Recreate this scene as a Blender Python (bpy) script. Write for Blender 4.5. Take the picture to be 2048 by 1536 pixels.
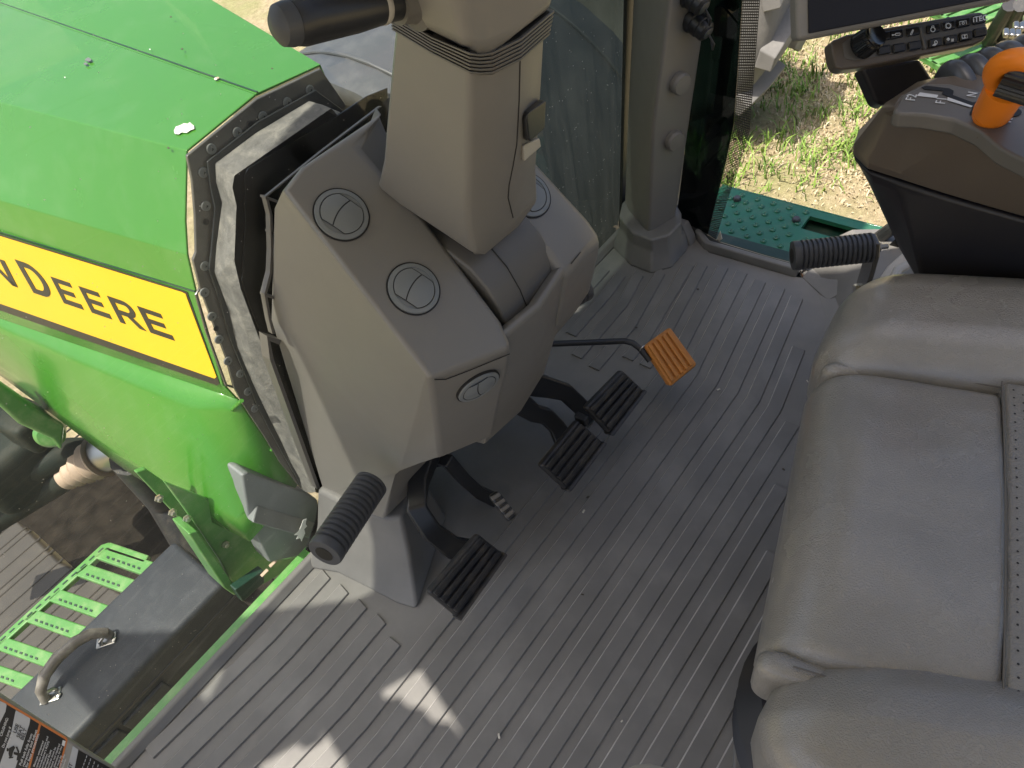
import bpy, bmesh, math, random
from mathutils import Vector, Matrix, noise
random.seed(7)
for _o in list(bpy.data.objects): bpy.data.objects.remove(_o)
scene = bpy.context.scene
COL = scene.collection
rad = math.radians

# ------------------------------------------------------------------ camera
# world: X to the tractor's right, Y forward, Z up, cab floor at z = 0
EYE = Vector((0, 0, 1.2)); FPX = 1420.0; CX, CY = 1024.0, 768.0
_vx = Vector((2037, -2255, FPX)).normalized()
_vy = Vector((-2200, -1090, FPX)); _vy = (_vy - _vx * _vx.dot(_vy)).normalized()
_vz = _vx.cross(_vy)
ROT = Matrix((_vx, _vy, _vz))                 # lens frame (right, down, ahead) -> world
cam_data = bpy.data.cameras.new('camera'); cam = bpy.data.objects.new('camera', cam_data); COL.objects.link(cam)
cam_data.sensor_fit = 'HORIZONTAL'; cam_data.sensor_width = 36.0
cam_data.lens = FPX / 2048.0 * 36.0
cam_data.clip_start = 0.02; cam_data.clip_end = 500.0
_c0, _c1, _c2 = ROT.col
_m = Matrix((_c0, -_c1, -_c2)).transposed().to_4x4(); _m.translation = EYE
cam.matrix_world = _m
scene.camera = cam
scene.render.resolution_x = 1024; scene.render.resolution_y = 768

# ------------------------------------------------------------------ light
SUN_TO = Vector((-0.34, 0.17, 0.925)).normalized()      # towards the sun
world = bpy.data.worlds.new('World'); scene.world = world; world.use_nodes = True
wn = world.node_tree.nodes; wl = world.node_tree.links
bg = wn['Background']; sky = wn.new('ShaderNodeTexSky'); sky.sky_type = 'NISHITA'; sky.sun_disc = False
sky.sun_elevation = math.asin(SUN_TO.z); sky.sun_rotation = math.atan2(SUN_TO.x, SUN_TO.y)
sky.air_density = 0.85; sky.dust_density = 5.0; sky.ozone_density = 1.0
wl.new(sky.outputs['Color'], bg.inputs['Color']); bg.inputs['Strength'].default_value = 0.15
sd = bpy.data.lights.new('sun', 'SUN'); sd.energy = 5.0; sd.angle = rad(0.5); sd.color = (1.0, 0.915, 0.80)
sun = bpy.data.objects.new('sun', sd); COL.objects.link(sun); sun.location = (0, 0, 8)
sun.rotation_euler = SUN_TO.to_track_quat('Z', 'Y').to_euler()
vs = scene.view_settings; vs.view_transform = 'Standard'; vs.look = 'None'; vs.exposure = 0.62; vs.gamma = 1.0
try: vs.use_curve_mapping = False
except Exception: pass

# ------------------------------------------------------------------ placing helpers
def ray(px, py): return ROT @ Vector((px - CX, py - CY, FPX))
def at(px, py, x=None, y=None, z=None):
    d = ray(px, py)
    i, v = (0, x) if x is not None else (1, y) if y is not None else (2, z)
    return EYE + d * ((v - EYE[i]) / d[i])
def pl(px, py, p, n):
    d = ray(px, py); n = Vector(n); return EYE + d * ((Vector(p) - EYE).dot(n) / d.dot(n))
def hit(px, py, *obs):
    """first point of the given meshes met along a line of sight (shapes before their modifiers)"""
    d = ray(px, py).normalized(); best = None
    for o in obs:
        r = o.ray_cast(EYE - ORG[o], d)
        if r[0]:
            p = r[1] + ORG[o]
            if best is None or (p - EYE).length < (best[0] - EYE).length: best = (p, r[2])
    return best
def zoomer(x0, y0, s):
    return lambda p: (x0 + p[0] * s, y0 + p[1] * s)

# ------------------------------------------------------------------ materials
MATS = {}
def mat(name, color, rough=0.5, metal=0.0, var=0.0, vscale=6.0, bump=0.0, bscale=300.0, spec=0.5, coat=0.0,
        dirt=None, dirt_amt=0.0, dirt_scale=12.0, kind=None, rvar=0.0):
    m = bpy.data.materials.new(name); m.use_nodes = True; MATS[name] = m
    nt = m.node_tree; N = nt.nodes; L = nt.links; b = N['Principled BSDF']
    b.inputs['Base Color'].default_value = (*color, 1); b.inputs['Roughness'].default_value = rough
    b.inputs['Metallic'].default_value = metal; b.inputs['Specular IOR Level'].default_value = spec
    if coat: b.inputs['Coat Weight'].default_value = coat; b.inputs['Coat Roughness'].default_value = 0.30 if kind == 'leather' else 0.06
    tc = N.new('ShaderNodeTexCoord'); src = None
    if var or dirt:
        src = N.new('ShaderNodeRGB'); src.outputs[0].default_value = (*color, 1); out = src.outputs[0]
        if var:
            nz = N.new('ShaderNodeTexNoise'); nz.inputs['Scale'].default_value = vscale; nz.inputs['Detail'].default_value = 6
            L.new(tc.outputs['Object'], nz.inputs['Vector'])
            mp = N.new('ShaderNodeMapRange'); mp.inputs['From Min'].default_value = .3; mp.inputs['From Max'].default_value = .7
            mp.inputs['To Min'].default_value = 1 - var; mp.inputs['To Max'].default_value = 1 + var
            L.new(nz.outputs['Fac'], mp.inputs['Value'])
            mx = N.new('ShaderNodeMix'); mx.data_type = 'RGBA'; mx.blend_type = 'MULTIPLY'; mx.inputs['Factor'].default_value = 1
            L.new(out, mx.inputs['A']); L.new(mp.outputs['Result'], mx.inputs['B']); out = mx.outputs['Result']
        if dirt:
            n2 = N.new('ShaderNodeTexNoise'); n2.inputs['Scale'].default_value = dirt_scale; n2.inputs['Detail'].default_value = 9
            n2.inputs['Roughness'].default_value = .65
            L.new(tc.outputs['Object'], n2.inputs['Vector'])
            r2 = N.new('ShaderNodeMapRange'); r2.inputs['From Min'].default_value = .48; r2.inputs['From Max'].default_value = .75
            r2.inputs['To Min'].default_value = 0; r2.inputs['To Max'].default_value = dirt_amt
            L.new(n2.outputs['Fac'], r2.inputs['Value'])
            m2 = N.new('ShaderNodeMix'); m2.data_type = 'RGBA'; m2.inputs['B'].default_value = (*dirt, 1)
            L.new(r2.outputs['Result'], m2.inputs['Factor']); L.new(out, m2.inputs['A']); out = m2.outputs['Result']
        L.new(out, b.inputs['Base Color'])
    if rvar:
        nr = N.new('ShaderNodeTexNoise'); nr.inputs['Scale'].default_value = 14; nr.inputs['Detail'].default_value = 5
        L.new(tc.outputs['Object'], nr.inputs['Vector'])
        mr = N.new('ShaderNodeMapRange'); mr.inputs['From Min'].default_value = .3; mr.inputs['From Max'].default_value = .7
        mr.inputs['To Min'].default_value = rough - rvar; mr.inputs['To Max'].default_value = rough + rvar
        L.new(nr.outputs['Fac'], mr.inputs['Value']); L.new(mr.outputs['Result'], b.inputs['Roughness'])
    if bump:
        if kind == 'leather':
            v = N.new('ShaderNodeTexVoronoi'); v.feature = 'DISTANCE_TO_EDGE'; v.inputs['Scale'].default_value = bscale
            wv = N.new('ShaderNodeTexNoise'); wv.inputs['Scale'].default_value = 60; wv.inputs['Detail'].default_value = 3
            L.new(tc.outputs['Object'], wv.inputs['Vector'])
            ad = N.new('ShaderNodeVectorMath'); ad.operation = 'MULTIPLY_ADD'; ad.inputs[1].default_value = (.012, .012, .012)
            L.new(wv.outputs['Color'], ad.inputs[0]); L.new(tc.outputs['Object'], ad.inputs[2])
            mpg = N.new('ShaderNodeMapping'); mpg.inputs['Scale'].default_value = (1.0, 0.6, 1.0); mpg.inputs['Rotation'].default_value = (0, 0, .5)
            L.new(ad.outputs['Vector'], mpg.inputs['Vector']); L.new(mpg.outputs['Vector'], v.inputs['Vector'])
            mr2 = N.new('ShaderNodeMapRange'); mr2.inputs['From Max'].default_value = .22
            L.new(v.outputs['Distance'], mr2.inputs['Value']); hsrc = mr2.outputs['Result']
            n3 = N.new('ShaderNodeTexNoise'); n3.inputs['Scale'].default_value = 24; n3.inputs['Detail'].default_value = 4
            L.new(tc.outputs['Object'], n3.inputs['Vector'])
            mm = N.new('ShaderNodeMath'); mm.operation = 'MULTIPLY_ADD'; mm.inputs[1].default_value = 0.7
            L.new(n3.outputs['Fac'], mm.inputs[0]); L.new(hsrc, mm.inputs[2]); hsrc = mm.outputs[0]
        else:
            nb = N.new('ShaderNodeTexNoise'); nb.inputs['Scale'].default_value = bscale; nb.inputs['Detail'].default_value = 3
            L.new(tc.outputs['Object'], nb.inputs['Vector']); hsrc = nb.outputs['Fac']
        bp = N.new('ShaderNodeBump'); bp.inputs['Strength'].default_value = bump; bp.inputs['Distance'].default_value = .0012
        L.new(hsrc, bp.inputs['Height']); L.new(bp.outputs['Normal'], b.inputs['Normal'])
    return m
def glass(name, tint, refl=1.0, dust=0.0, dust_col=(.6, .58, .52), speck=0.0, dscale=(14, 14, 2.2)):
    """thin pane: tinted see-through, Fresnel mirror, a film of dust"""
    m = bpy.data.materials.new(name); m.use_nodes = True; MATS[name] = m
    nt = m.node_tree; N = nt.nodes; L = nt.links; N.remove(N['Principled BSDF']); out = N['Material Output']
    tr = N.new('ShaderNodeBsdfTransparent'); tr.inputs['Color'].default_value = (*tint, 1)
    gl = N.new('ShaderNodeBsdfGlossy'); gl.inputs['Roughness'].default_value = .02; gl.inputs['Color'].default_value = (refl, refl, refl, 1)
    fr = N.new('ShaderNodeFresnel'); fr.inputs['IOR'].default_value = 1.45
    mx = N.new('ShaderNodeMixShader'); L.new(fr.outputs[0], mx.inputs[0]); L.new(tr.outputs[0], mx.inputs[1]); L.new(gl.outputs[0], mx.inputs[2])
    sh = mx.outputs[0]
    if dust or speck:
        df = N.new('ShaderNodeBsdfDiffuse'); df.inputs['Color'].default_value = (*dust_col, 1)
        tl = N.new('ShaderNodeBsdfTranslucent'); tl.inputs['Color'].default_value = (*dust_col, 1)
        ds = N.new('ShaderNodeMixShader'); ds.inputs[0].default_value = .5; L.new(df.outputs[0], ds.inputs[1]); L.new(tl.outputs[0], ds.inputs[2])
        tc = N.new('ShaderNodeTexCoord'); mp = N.new('ShaderNodeMapping'); mp.inputs['Scale'].default_value = dscale
        L.new(tc.outputs['Object'], mp.inputs['Vector'])
        n1 = N.new('ShaderNodeTexNoise'); n1.inputs['Scale'].default_value = 1.0; n1.inputs['Detail'].default_value = 9; n1.inputs['Roughness'].default_value = .68
        n1.inputs['Distortion'].default_value = .8
        L.new(mp.outputs[0], n1.inputs['Vector'])
        r1 = N.new('ShaderNodeMapRange'); r1.inputs['From Min'].default_value = .35; r1.inputs['From Max'].default_value = .75
        r1.inputs['To Min'].default_value = dust * .25; r1.inputs['To Max'].default_value = dust; L.new(n1.outputs['Fac'], r1.inputs['Value'])
        vo = N.new('ShaderNodeTexVoronoi'); vo.inputs['Scale'].default_value = 110; L.new(tc.outputs['Object'], vo.inputs['Vector'])
        lt = N.new('ShaderNodeMath'); lt.operation = 'LESS_THAN'; lt.inputs[1].default_value = .09 + .05 * (speck > .6); L.new(vo.outputs['Distance'], lt.inputs[0])
        n4 = N.new('ShaderNodeTexNoise'); n4.inputs['Scale'].default_value = 37; L.new(tc.outputs['Object'], n4.inputs['Vector'])
        gt = N.new('ShaderNodeMath'); gt.operation = 'GREATER_THAN'; gt.inputs[1].default_value = .56; L.new(n4.outputs['Fac'], gt.inputs[0])
        ml = N.new('ShaderNodeMath'); ml.operation = 'MULTIPLY'; L.new(lt.outputs[0], ml.inputs[0]); L.new(gt.outputs[0], ml.inputs[1])
        m3 = N.new('ShaderNodeMath'); m3.operation = 'MULTIPLY_ADD'; m3.inputs[1].default_value = speck; m3.use_clamp = True
        L.new(ml.outputs[0], m3.inputs[0]); L.new(r1.outputs['Result'], m3.inputs[2])
        m4 = N.new('ShaderNodeMixShader'); L.new(m3.outputs[0], m4.inputs[0]); L.new(sh, m4.inputs[1]); L.new(ds.outputs[0], m4.inputs[2]); sh = m4.outputs[0]
    L.new(sh, out.inputs['Surface'])
    return m

# ------------------------------------------------------------------ mesh helpers
class MB:
    def __init__(s): s.v = []; s.f = []
    def poly(s, pts): k = len(s.v); s.v += [Vector(p) for p in pts]; s.f.append(list(range(k, k + len(pts)))); return s
    def raw(s, v, f): k = len(s.v); s.v += [Vector(p) for p in v]; s.f += [[i + k for i in q] for q in f]; return s
    def prism(s, pts, vec):
        n = len(pts); vec = Vector(vec); a = [Vector(p) for p in pts]
        return s.raw(a + [p + vec for p in a], [list(range(n))[::-1], list(range(n, 2 * n))] + [[i, (i + 1) % n, n + (i + 1) % n, n + i] for i in range(n)])
    def loft(s, rings, cap=True, closed=True):
        n = len(rings[0]); v = [Vector(p) for r in rings for p in r]; f = []
        for j in range(len(rings) - 1):
            for i in range(n if closed else n - 1):
                f.append([j * n + i, j * n + (i + 1) % n, (j + 1) * n + (i + 1) % n, (j + 1) * n + i])
        if cap: f.append(list(range(n))[::-1]); f.append([(len(rings) - 1) * n + i for i in range(n)])
        return s.raw(v, f)
    def box(s, c, ax, half):
        c = Vector(c); ax = [Vector(a).normalized() for a in ax]
        P = lambda a, b, d: c + ax[0] * half[0] * a + ax[1] * half[1] * b + ax[2] * half[2] * d
        q = [P(-1, -1, -1), P(1, -1, -1), P(1, 1, -1), P(-1, 1, -1)]; t = [P(-1, -1, 1), P(1, -1, 1), P(1, 1, 1), P(-1, 1, 1)]
        return s.loft([q, t])
    def tube(s, path, r, n=12, cap=True):
        path = [Vector(p) for p in path]; rr = r if isinstance(r, (list, tuple)) else [r] * len(path); rings = []; up = None
        for i, p in enumerate(path):
            t = (path[min(i + 1, len(path) - 1)] - path[max(i - 1, 0)]).normalized()
            if up is None: up = t.orthogonal().normalized()
            up = (up - t * up.dot(t)).normalized(); w = t.cross(up)
            rings.append([p + (up * math.cos(2 * math.pi * k / n) + w * math.sin(2 * math.pi * k / n)) * rr[i] for k in range(n)])
        return s.loft(rings, cap)
    def lathe(s, o, axis, prof, n=32, cap=True):
        o = Vector(o); a = Vector(axis).normalized(); u = a.orthogonal().normalized(); w = a.cross(u)
        return s.loft([[o + a * h + (u * math.cos(2 * math.pi * k / n) + w * math.sin(2 * math.pi * k / n)) * max(r, 1e-5) for k in range(n)] for r, h in prof], cap)
    def strap(s, path, wdir, ws, t):
        """flat bar swept along a path: width along wdir, thickness t"""
        path = [Vector(p) for p in path]; rings = []; wdir = Vector(wdir).normalized()
        for i, p in enumerate(path):
            tg = (path[min(i + 1, len(path) - 1)] - path[max(i - 1, 0)]).normalized()
            w = (wdir - tg * wdir.dot(tg)).normalized(); nn = tg.cross(w).normalized()
            ww = ws[i] if isinstance(ws, (list, tuple)) else ws; tt = t[i] if isinstance(t, (list, tuple)) else t
            rings.append([p + w * ww / 2 + nn * tt / 2, p - w * ww / 2 + nn * tt / 2, p - w * ww / 2 - nn * tt / 2, p + w * ww / 2 - nn * tt / 2])
        return s.loft(rings)
    def rbox(s, c, ax, half, r, n=6, fn=None):
        """box with elliptical rounded edges (r per axis); fn bends local points"""
        c = Vector(c); ax = [Vector(a).normalized() for a in ax]; r = r if isinstance(r, (list, tuple)) else (r, r, r)
        nn = n if isinstance(n, (list, tuple)) else (n, n, n)
        def coords(h, rr, k):
            out = []
            for i in range(5): out.append(-h + rr * (1 - math.cos(i / 4 * math.pi / 2)) if rr > 0 else -h)
            for i in range(1, k): out.append(-h + rr + (2 * h - 2 * rr) * i / k)
            for i in range(5): out.append(h - rr * (1 - math.sin((i) / 4 * math.pi / 2)) if rr > 0 else h)
            return sorted(set(round(q, 7) for q in out))
        cs = [coords(half[i], r[i], nn[i]) for i in range(3)]
        idx = {}; vv = []; ff = []
        def V(i, j, k):
            key = (i, j, k)
            if key not in idx:
                p = [cs[0][i], cs[1][j], cs[2][k]]; q = [max(-half[a] + r[a], min(half[a] - r[a], p[a])) for a in range(3)]
                d = [(p[a] - q[a]) / r[a] if r[a] > 0 else 0 for a in range(3)]; l = math.sqrt(sum(t * t for t in d))
                if l > 1e-9: p = [q[a] + d[a] / l * r[a] * min(1, max(abs(t) for t in d)) if r[a] > 0 else p[a] for a in range(3)]
                if fn: p = fn(*p)
                idx[key] = len(vv); vv.append(c + ax[0] * p[0] + ax[1] * p[1] + ax[2] * p[2])
            return idx[key]
        a, b, d = len(cs[0]) - 1, len(cs[1]) - 1, len(cs[2]) - 1
        for i in range(a):
            for j in range(b):
                ff.append([V(i, j, 0), V(i, j + 1, 0), V(i + 1, j + 1, 0), V(i + 1, j, 0)]); ff.append([V(i, j, d), V(i + 1, j, d), V(i + 1, j + 1, d), V(i, j + 1, d)])
        for i in range(a):
            for k in range(d):
                ff.append([V(i, 0, k), V(i + 1, 0, k), V(i + 1, 0, k + 1), V(i, 0, k + 1)]); ff.append([V(i, b, k), V(i, b, k + 1), V(i + 1, b, k + 1), V(i + 1, b, k)])
        for j in range(b):
            for k in range(d):
                ff.append([V(0, j, k), V(0, j, k + 1), V(0, j + 1, k + 1), V(0, j + 1, k)]); ff.append([V(a, j, k), V(a, j + 1, k), V(a, j + 1, k + 1), V(a, j, k + 1)])
        return s.raw(vv, ff)
ORG = {}
def tag(o, label=None, cat=None, group=None, kind=None):
    if label: o['label'] = label
    if cat: o['category'] = cat
    if group: o['group'] = group
    if kind: o['kind'] = kind
    return o
def thing(name, loc, label, cat, group=None):
    o = bpy.data.objects.new(name, None); COL.objects.link(o); o.location = loc; o.empty_display_size = .05
    ORG[o] = Vector(loc); return tag(o, label, cat, group)
def build(mb, name, m, parent=None, bevel=0.0, seg=3, smooth=True, sub=0, ang=35, label=None):
    if parent is not None: o0 = ORG[parent]
    else:
        n = len(mb.v); o0 = sum(mb.v, Vector()) / n; o0 = Vector((o0.x, o0.y, min(p.z for p in mb.v)))
    me = bpy.data.meshes.new(name); me.from_pydata([tuple(p - o0) for p in mb.v], [], mb.f); me.update()
    bm = bmesh.new(); bm.from_mesh(me); bmesh.ops.recalc_face_normals(bm, faces=bm.faces); bm.to_mesh(me); bm.free()
    me.materials.append(MATS[m] if isinstance(m, str) else m)
    if smooth:
        me.shade_smooth()
        if not bevel and not sub: me.set_sharp_from_angle(angle=rad(ang))
    o = bpy.data.objects.new(name, me); COL.objects.link(o); ORG[o] = o0
    if parent is not None: o.parent = parent
    else: o.location = o0
    if sub:
        md = o.modifiers.new('s', 'SUBSURF'); md.levels = sub; md.render_levels = sub
    if bevel:
        md = o.modifiers.new('b', 'BEVEL'); md.width = bevel; md.segments = seg; md.limit_method = 'ANGLE'; md.angle_limit = rad(24); md.harden_normals = True
        md.use_clamp_overlap = True
    if label: o['label'] = label
    return o
def twin(o, parent, off):
    """another piece of the same mesh, shifted by off"""
    c = o.copy(); COL.objects.link(c); c.parent = parent; c.location = o.location + Vector(off); return c
def lettering2(name, body, fn, m, parent, bold=0.0):
    """text mapped through fn(x, y) -> world, x and y in units of the type size"""
    cu = bpy.data.curves.new('txt', 'FONT'); cu.body = body; cu.size = 1.0; cu.offset = bold
    to = bpy.data.objects.new('txt', cu); COL.objects.link(to); bpy.context.view_layer.update()
    me = bpy.data.meshes.new_from_object(to); bpy.data.objects.remove(to); mb = MB()
    mb.raw([fn(p.co.x, p.co.y) for p in me.vertices], [list(q.vertices) for q in me.polygons]); bpy.data.meshes.remove(me)
    return build(mb, name, m, parent, smooth=False)
def lettering(name, body, o, u, v, size, m, parent, extrude=.0003, bold=0.0):
    cu = bpy.data.curves.new('txt', 'FONT'); cu.body = body; cu.size = size; cu.extrude = extrude; cu.offset = bold
    to = bpy.data.objects.new('txt', cu); COL.objects.link(to); bpy.context.view_layer.update()
    me = bpy.data.meshes.new_from_object(to); bpy.data.objects.remove(to)
    u = Vector(u); v = Vector(v); w = u.cross(v).normalized(); mb = MB()
    mb.raw([Vector(o) + u * p.co.x + v * p.co.y + w * p.co.z for p in me.vertices], [list(q.vertices) for q in me.polygons])
    bpy.data.meshes.remove(me)
    return build(mb, name, m, parent, smooth=False)
# ------------------------------------------------------------------ palette
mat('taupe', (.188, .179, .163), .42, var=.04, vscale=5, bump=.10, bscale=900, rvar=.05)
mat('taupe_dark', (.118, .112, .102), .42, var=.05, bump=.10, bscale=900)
mat('taupe_pale', (.36, .34, .30), .42, var=.05, bump=.08, bscale=900)
mat('vent_grey', (.185, .198, .202), .38, var=.04, bump=.08, bscale=900)
mat('seam_black', (.012, .012, .012), .6)
mat('rubber_mat', (.160, .157, .150), .55, var=.13, vscale=9, bump=.18, bscale=700, dirt=(.25, .242, .225), dirt_amt=.5, dirt_scale=7, rvar=.08)
mat('rubber_rib', (.153, .150, .144), .5, var=.13, vscale=8, bump=.18, bscale=700, dirt=(.245, .238, .222), dirt_amt=.45, dirt_scale=8, rvar=.08)
mat('rib_edge_pale', (.40, .39, .37), .6, var=.2, vscale=30)
mat('black_rubber', (.022, .023, .026), .45, var=.15, bump=.12, bscale=400, dirt=(.12, .105, .085), dirt_amt=.5, dirt_scale=30)
mat('grip_rubber', (.052, .056, .064), .5, var=.1, bump=.1, bscale=500)
mat('black_plastic', (.02, .021, .023), .35, var=.1, bump=.1, bscale=700)
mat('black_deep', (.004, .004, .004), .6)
mat('frit_black', (.003, .003, .003), .25)
mat('leather', (.25, .239, .220), .24, var=.08, vscale=10, bump=.5, bscale=480, kind='leather', rvar=.06, coat=1.0)
mat('leather_perf', (.215, .205, .185), .34, var=.05, bump=.4, bscale=400, kind='leather', coat=.6)
mat('stitch', (.13, .12, .105), .7)
mat('hood_green', (.046, .185, .020), .24, var=.03, vscale=2, coat=.15, rvar=.04, dirt=(.20, .30, .16), dirt_amt=.12, dirt_scale=16)
mat('axle_dark', (.010, .016, .012), .65, var=.2, dirt=(.06, .055, .04), dirt_amt=.5, spec=.25)
mat('frame_green', (.075, .225, .052), .36, var=.06, coat=.2, dirt=(.35, .40, .22), dirt_amt=.4, dirt_scale=25)
mat('platform_green', (.012, .125, .07), .35, var=.08, coat=.2, dirt=(.2, .22, .15), dirt_amt=.25, dirt_scale=18)
mat('dark_green', (.006, .032, .02), .4, var=.15, dirt=(.12, .12, .08), dirt_amt=.4)
mat('decal_yellow', (.72, .43, .003), .3, var=.02, coat=.3)
mat('decal_black', (.014, .013, .012), .35)
mat('flange_grey', (.075, .07, .062), .25, var=.15, coat=.3, dirt=(.2, .19, .16), dirt_amt=.3)
mat('seal_black', (.018, .02, .02), .35, var=.2, dirt=(.1, .1, .09), dirt_amt=.3)
mat('foam_grey', (.105, .103, .097), .9, var=.25, vscale=60, bump=.8, bscale=260, dirt=(.22, .21, .185), dirt_amt=.8, dirt_scale=40)
mat('washer_grey', (.125, .13, .125), .35, var=.1)
mat('bare_steel', (.42, .41, .38), .3, metal=1, var=.1)
mat('zinc', (.62, .60, .54), .28, metal=1, var=.1)
mat('cowl_grey', (.15, .162, .168), .5, var=.1, bump=.2, bscale=260, dirt=(.25, .26, .26), dirt_amt=.4, dirt_scale=22)
mat('handle_worn', (.13, .115, .10), .4, var=.25, vscale=30, dirt=(.32, .30, .27), dirt_amt=.6, dirt_scale=30)
mat('box_grey', (.024, .028, .035), .55, spec=.35, var=.08, bump=.2, bscale=260, dirt=(.075, .08, .09), dirt_amt=.4, dirt_scale=22)
mat('fender_grey', (.05, .056, .066), .45, var=.08, bump=.1, bscale=200, dirt=(.2, .2, .2), dirt_amt=.25, dirt_scale=10)
mat('orange_plastic', (.80, .22, .012), .38, var=.04)
mat('orange_pedal', (.52, .20, .035), .48, var=.08, bump=.1, bscale=500, dirt=(.22, .13, .07), dirt_amt=.4, dirt_scale=40)
mat('arm_brown', (.105, .085, .066), .28, var=.06, bump=.06, bscale=900)
mat('arm_black', (.016, .015, .018), .42, var=.1, bump=.1, bscale=700)
mat('gaiter', (.055, .06, .07), .3, var=.05)
mat('screen_black', (.006, .006, .007), .2, spec=.2)
mat('bezel_black', (.010, .011, .016), .45, bump=.05, bscale=700, spec=.25)
mat('button_black', (.010, .010, .011), .22)
mat('print_white', (.75, .75, .73), .5)
mat('print_silver', (.55, .56, .56), .4)
mat('print_orange', (.62, .20, .05), .5)
mat('tyre_dusty', (.17, .168, .16), .85, var=.2, vscale=4, bump=.6, bscale=60, dirt=(.30, .29, .27), dirt_amt=.6, dirt_scale=5)
mat('tyre_dark', (.035, .038, .04), .7, var=.2, vscale=6, bump=.3, bscale=60)
mat('boot_beige', (.40, .30, .22), .6, var=.15)
mat('unseen_roof_liner', (.62, .60, .56), .8)
mat('roof_green', (.045, .30, .022), .3)
mat('rust', (.22, .11, .05), .8, var=.3)
mat('debris_pale', (.55, .52, .44), .9); mat('debris_dark', (.06, .05, .035), .9)
glass('windshield_glass', (.90, .95, .92), 1.0, dust=.05, speck=.5)
glass('dusty_glass', (.15, .19, .175), 1.0, dust=.26, dust_col=(.23, .25, .235), speck=.9, dscale=(30, 20, 3.4))
mat('grid_brown', (.05, .046, .036), .5)
glass('tinted_glass', (.075, .12, .105), .9, dust=.03, dust_col=(.2, .24, .22), speck=.15)

# ------------------------------------------------------------------ ground
GZ = -1.5
def ground_mat():
    m = bpy.data.materials.new('dry_ground'); m.use_nodes = True; MATS['dry_ground'] = m
    N = m.node_tree.nodes; L = m.node_tree.links; b = N['Principled BSDF']; b.inputs['Roughness'].default_value = .95
    b.inputs['Specular IOR Level'].default_value = .1
    tc = N.new('ShaderNodeTexCoord')
    def nz(sc, det=8, ro=.6):
        n = N.new('ShaderNodeTexNoise'); n.inputs['Scale'].default_value = sc; n.inputs['Detail'].default_value = det; n.inputs['Roughness'].default_value = ro
        L.new(tc.outputs['Object'], n.inputs['Vector']); return n.outputs['Fac']
    def ramp(f, stops):
        r = N.new('ShaderNodeValToRGB'); e = r.color_ramp.elements
        e[0].position, e[0].color = stops[0][0], (*stops[0][1], 1); e[1].position, e[1].color = stops[1][0], (*stops[1][1], 1)
        for p, c in stops[2:]:
            q = e.new(p); q.color = (*c, 1)
        L.new(f, r.inputs[0]); return r.outputs[0]
    a = ramp(nz(18, 12, .75), [(.25, (.20, .15, .095)), (.72, (.62, .52, .36)), (.5, (.44, .35, .23))])
    g = ramp(nz(1.6, 6), [(.42, (0, 0, 0)), (.62, (1, 1, 1))])
    gc = ramp(nz(40, 6, .7), [(.3, (.10, .14, .03)), (.7, (.38, .40, .16))])
    mx = N.new('ShaderNodeMix'); mx.data_type = 'RGBA'; 
    ml = N.new('ShaderNodeMath'); ml.operation = 'MULTIPLY'; ml.inputs[1].default_value = .55; L.new(g, ml.inputs[0]); L.new(ml.outputs[0], mx.inputs['Factor'])
    L.new(a, mx.inputs['A']); L.new(gc, mx.inputs['B']); L.new(mx.outputs['Result'], b.inputs['Base Color'])
    bp = N.new('ShaderNodeBump'); bp.inputs['Strength'].default_value = .9; bp.inputs['Distance'].default_value = .03
    L.new(nz(30, 10, .8), bp.inputs['Height']); L.new(bp.outputs['Normal'], b.inputs['Normal'])
ground_mat()
mb = MB(); mb.poly([(-250, -250, GZ), (250, -250, GZ), (250, 250, GZ), (-250, 250, GZ)])
tag(build(mb, 'ground', 'dry_ground', smooth=False), kind='structure')

# blades: tufts of live grass plus pale dead thatch, as far as the side window shows them
def blades(name, n, region, cols, hmin, hmax, label, tuft):
    mb = MB(); mi = []
    k = 0; cx = cy = 0; left = 0; th = 1
    while k < n:
        if left <= 0:
            for _ in range(30):
                cx = random.uniform(*region[0]); cy = random.uniform(*region[1])
                if noise.noise(Vector((cx * 1.1, cy * 1.1, 3.3))) + .35 * noise.noise(Vector((cx * 4, cy * 4, 1))) > random.uniform(-.55, .45) * tuft - .02: break
            left = random.randint(5, 22) if tuft else 3; th = random.uniform(.6, 1.25)
        left -= 1; k += 1
        x = cx + random.gauss(0, .05 * (1 if tuft else 3)); y = cy + random.gauss(0, .05 * (1 if tuft else 3))
        h = random.uniform(hmin, hmax) * th; a = random.uniform(0, 6.283); w = random.uniform(.003, .0065)
        dx, dy = math.cos(a), math.sin(a); lean = random.uniform(.25, 1.2) * h
        p = Vector((x, y, GZ)); s = Vector((-dy, dx, 0)) * w
        m1 = p + Vector((dx * lean * .35, dy * lean * .35, h * .6)); t = p + Vector((dx * lean, dy * lean, h * .85))
        mb.raw([p - s, p + s, m1 + s * .8, m1 - s * .8, t], [[0, 1, 2, 3], [3, 2, 4]]); c = random.randrange(len(cols)); mi += [c, c]
    me = bpy.data.meshes.new(name); me.from_pydata([tuple(v) for v in mb.v], [], mb.f); me.update()
    for c in cols: me.materials.append(MATS[c])
    me.polygons.foreach_set('material_index', mi)
    o = bpy.data.objects.new(name, me); COL.objects.link(o); tag(o, label, 'grass', kind='stuff'); return o
mat('grass_a', (.13, .24, .03), .6); mat('grass_b', (.22, .34, .06), .6); mat('grass_c', (.09, .17, .025), .6)
mat('thatch_a', (.52, .44, .29), .9); mat('thatch_b', (.44, .36, .23), .9); mat('thatch_c', (.57, .50, .35), .9)
RG = ((1.5, 6.2), (-.6, 3.2))
blades('dead_grass', 34000, RG, ['thatch_a', 'thatch_b', 'thatch_c'], .010, .032, 'pale dry thatch lying between the green tufts', 0)
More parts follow.
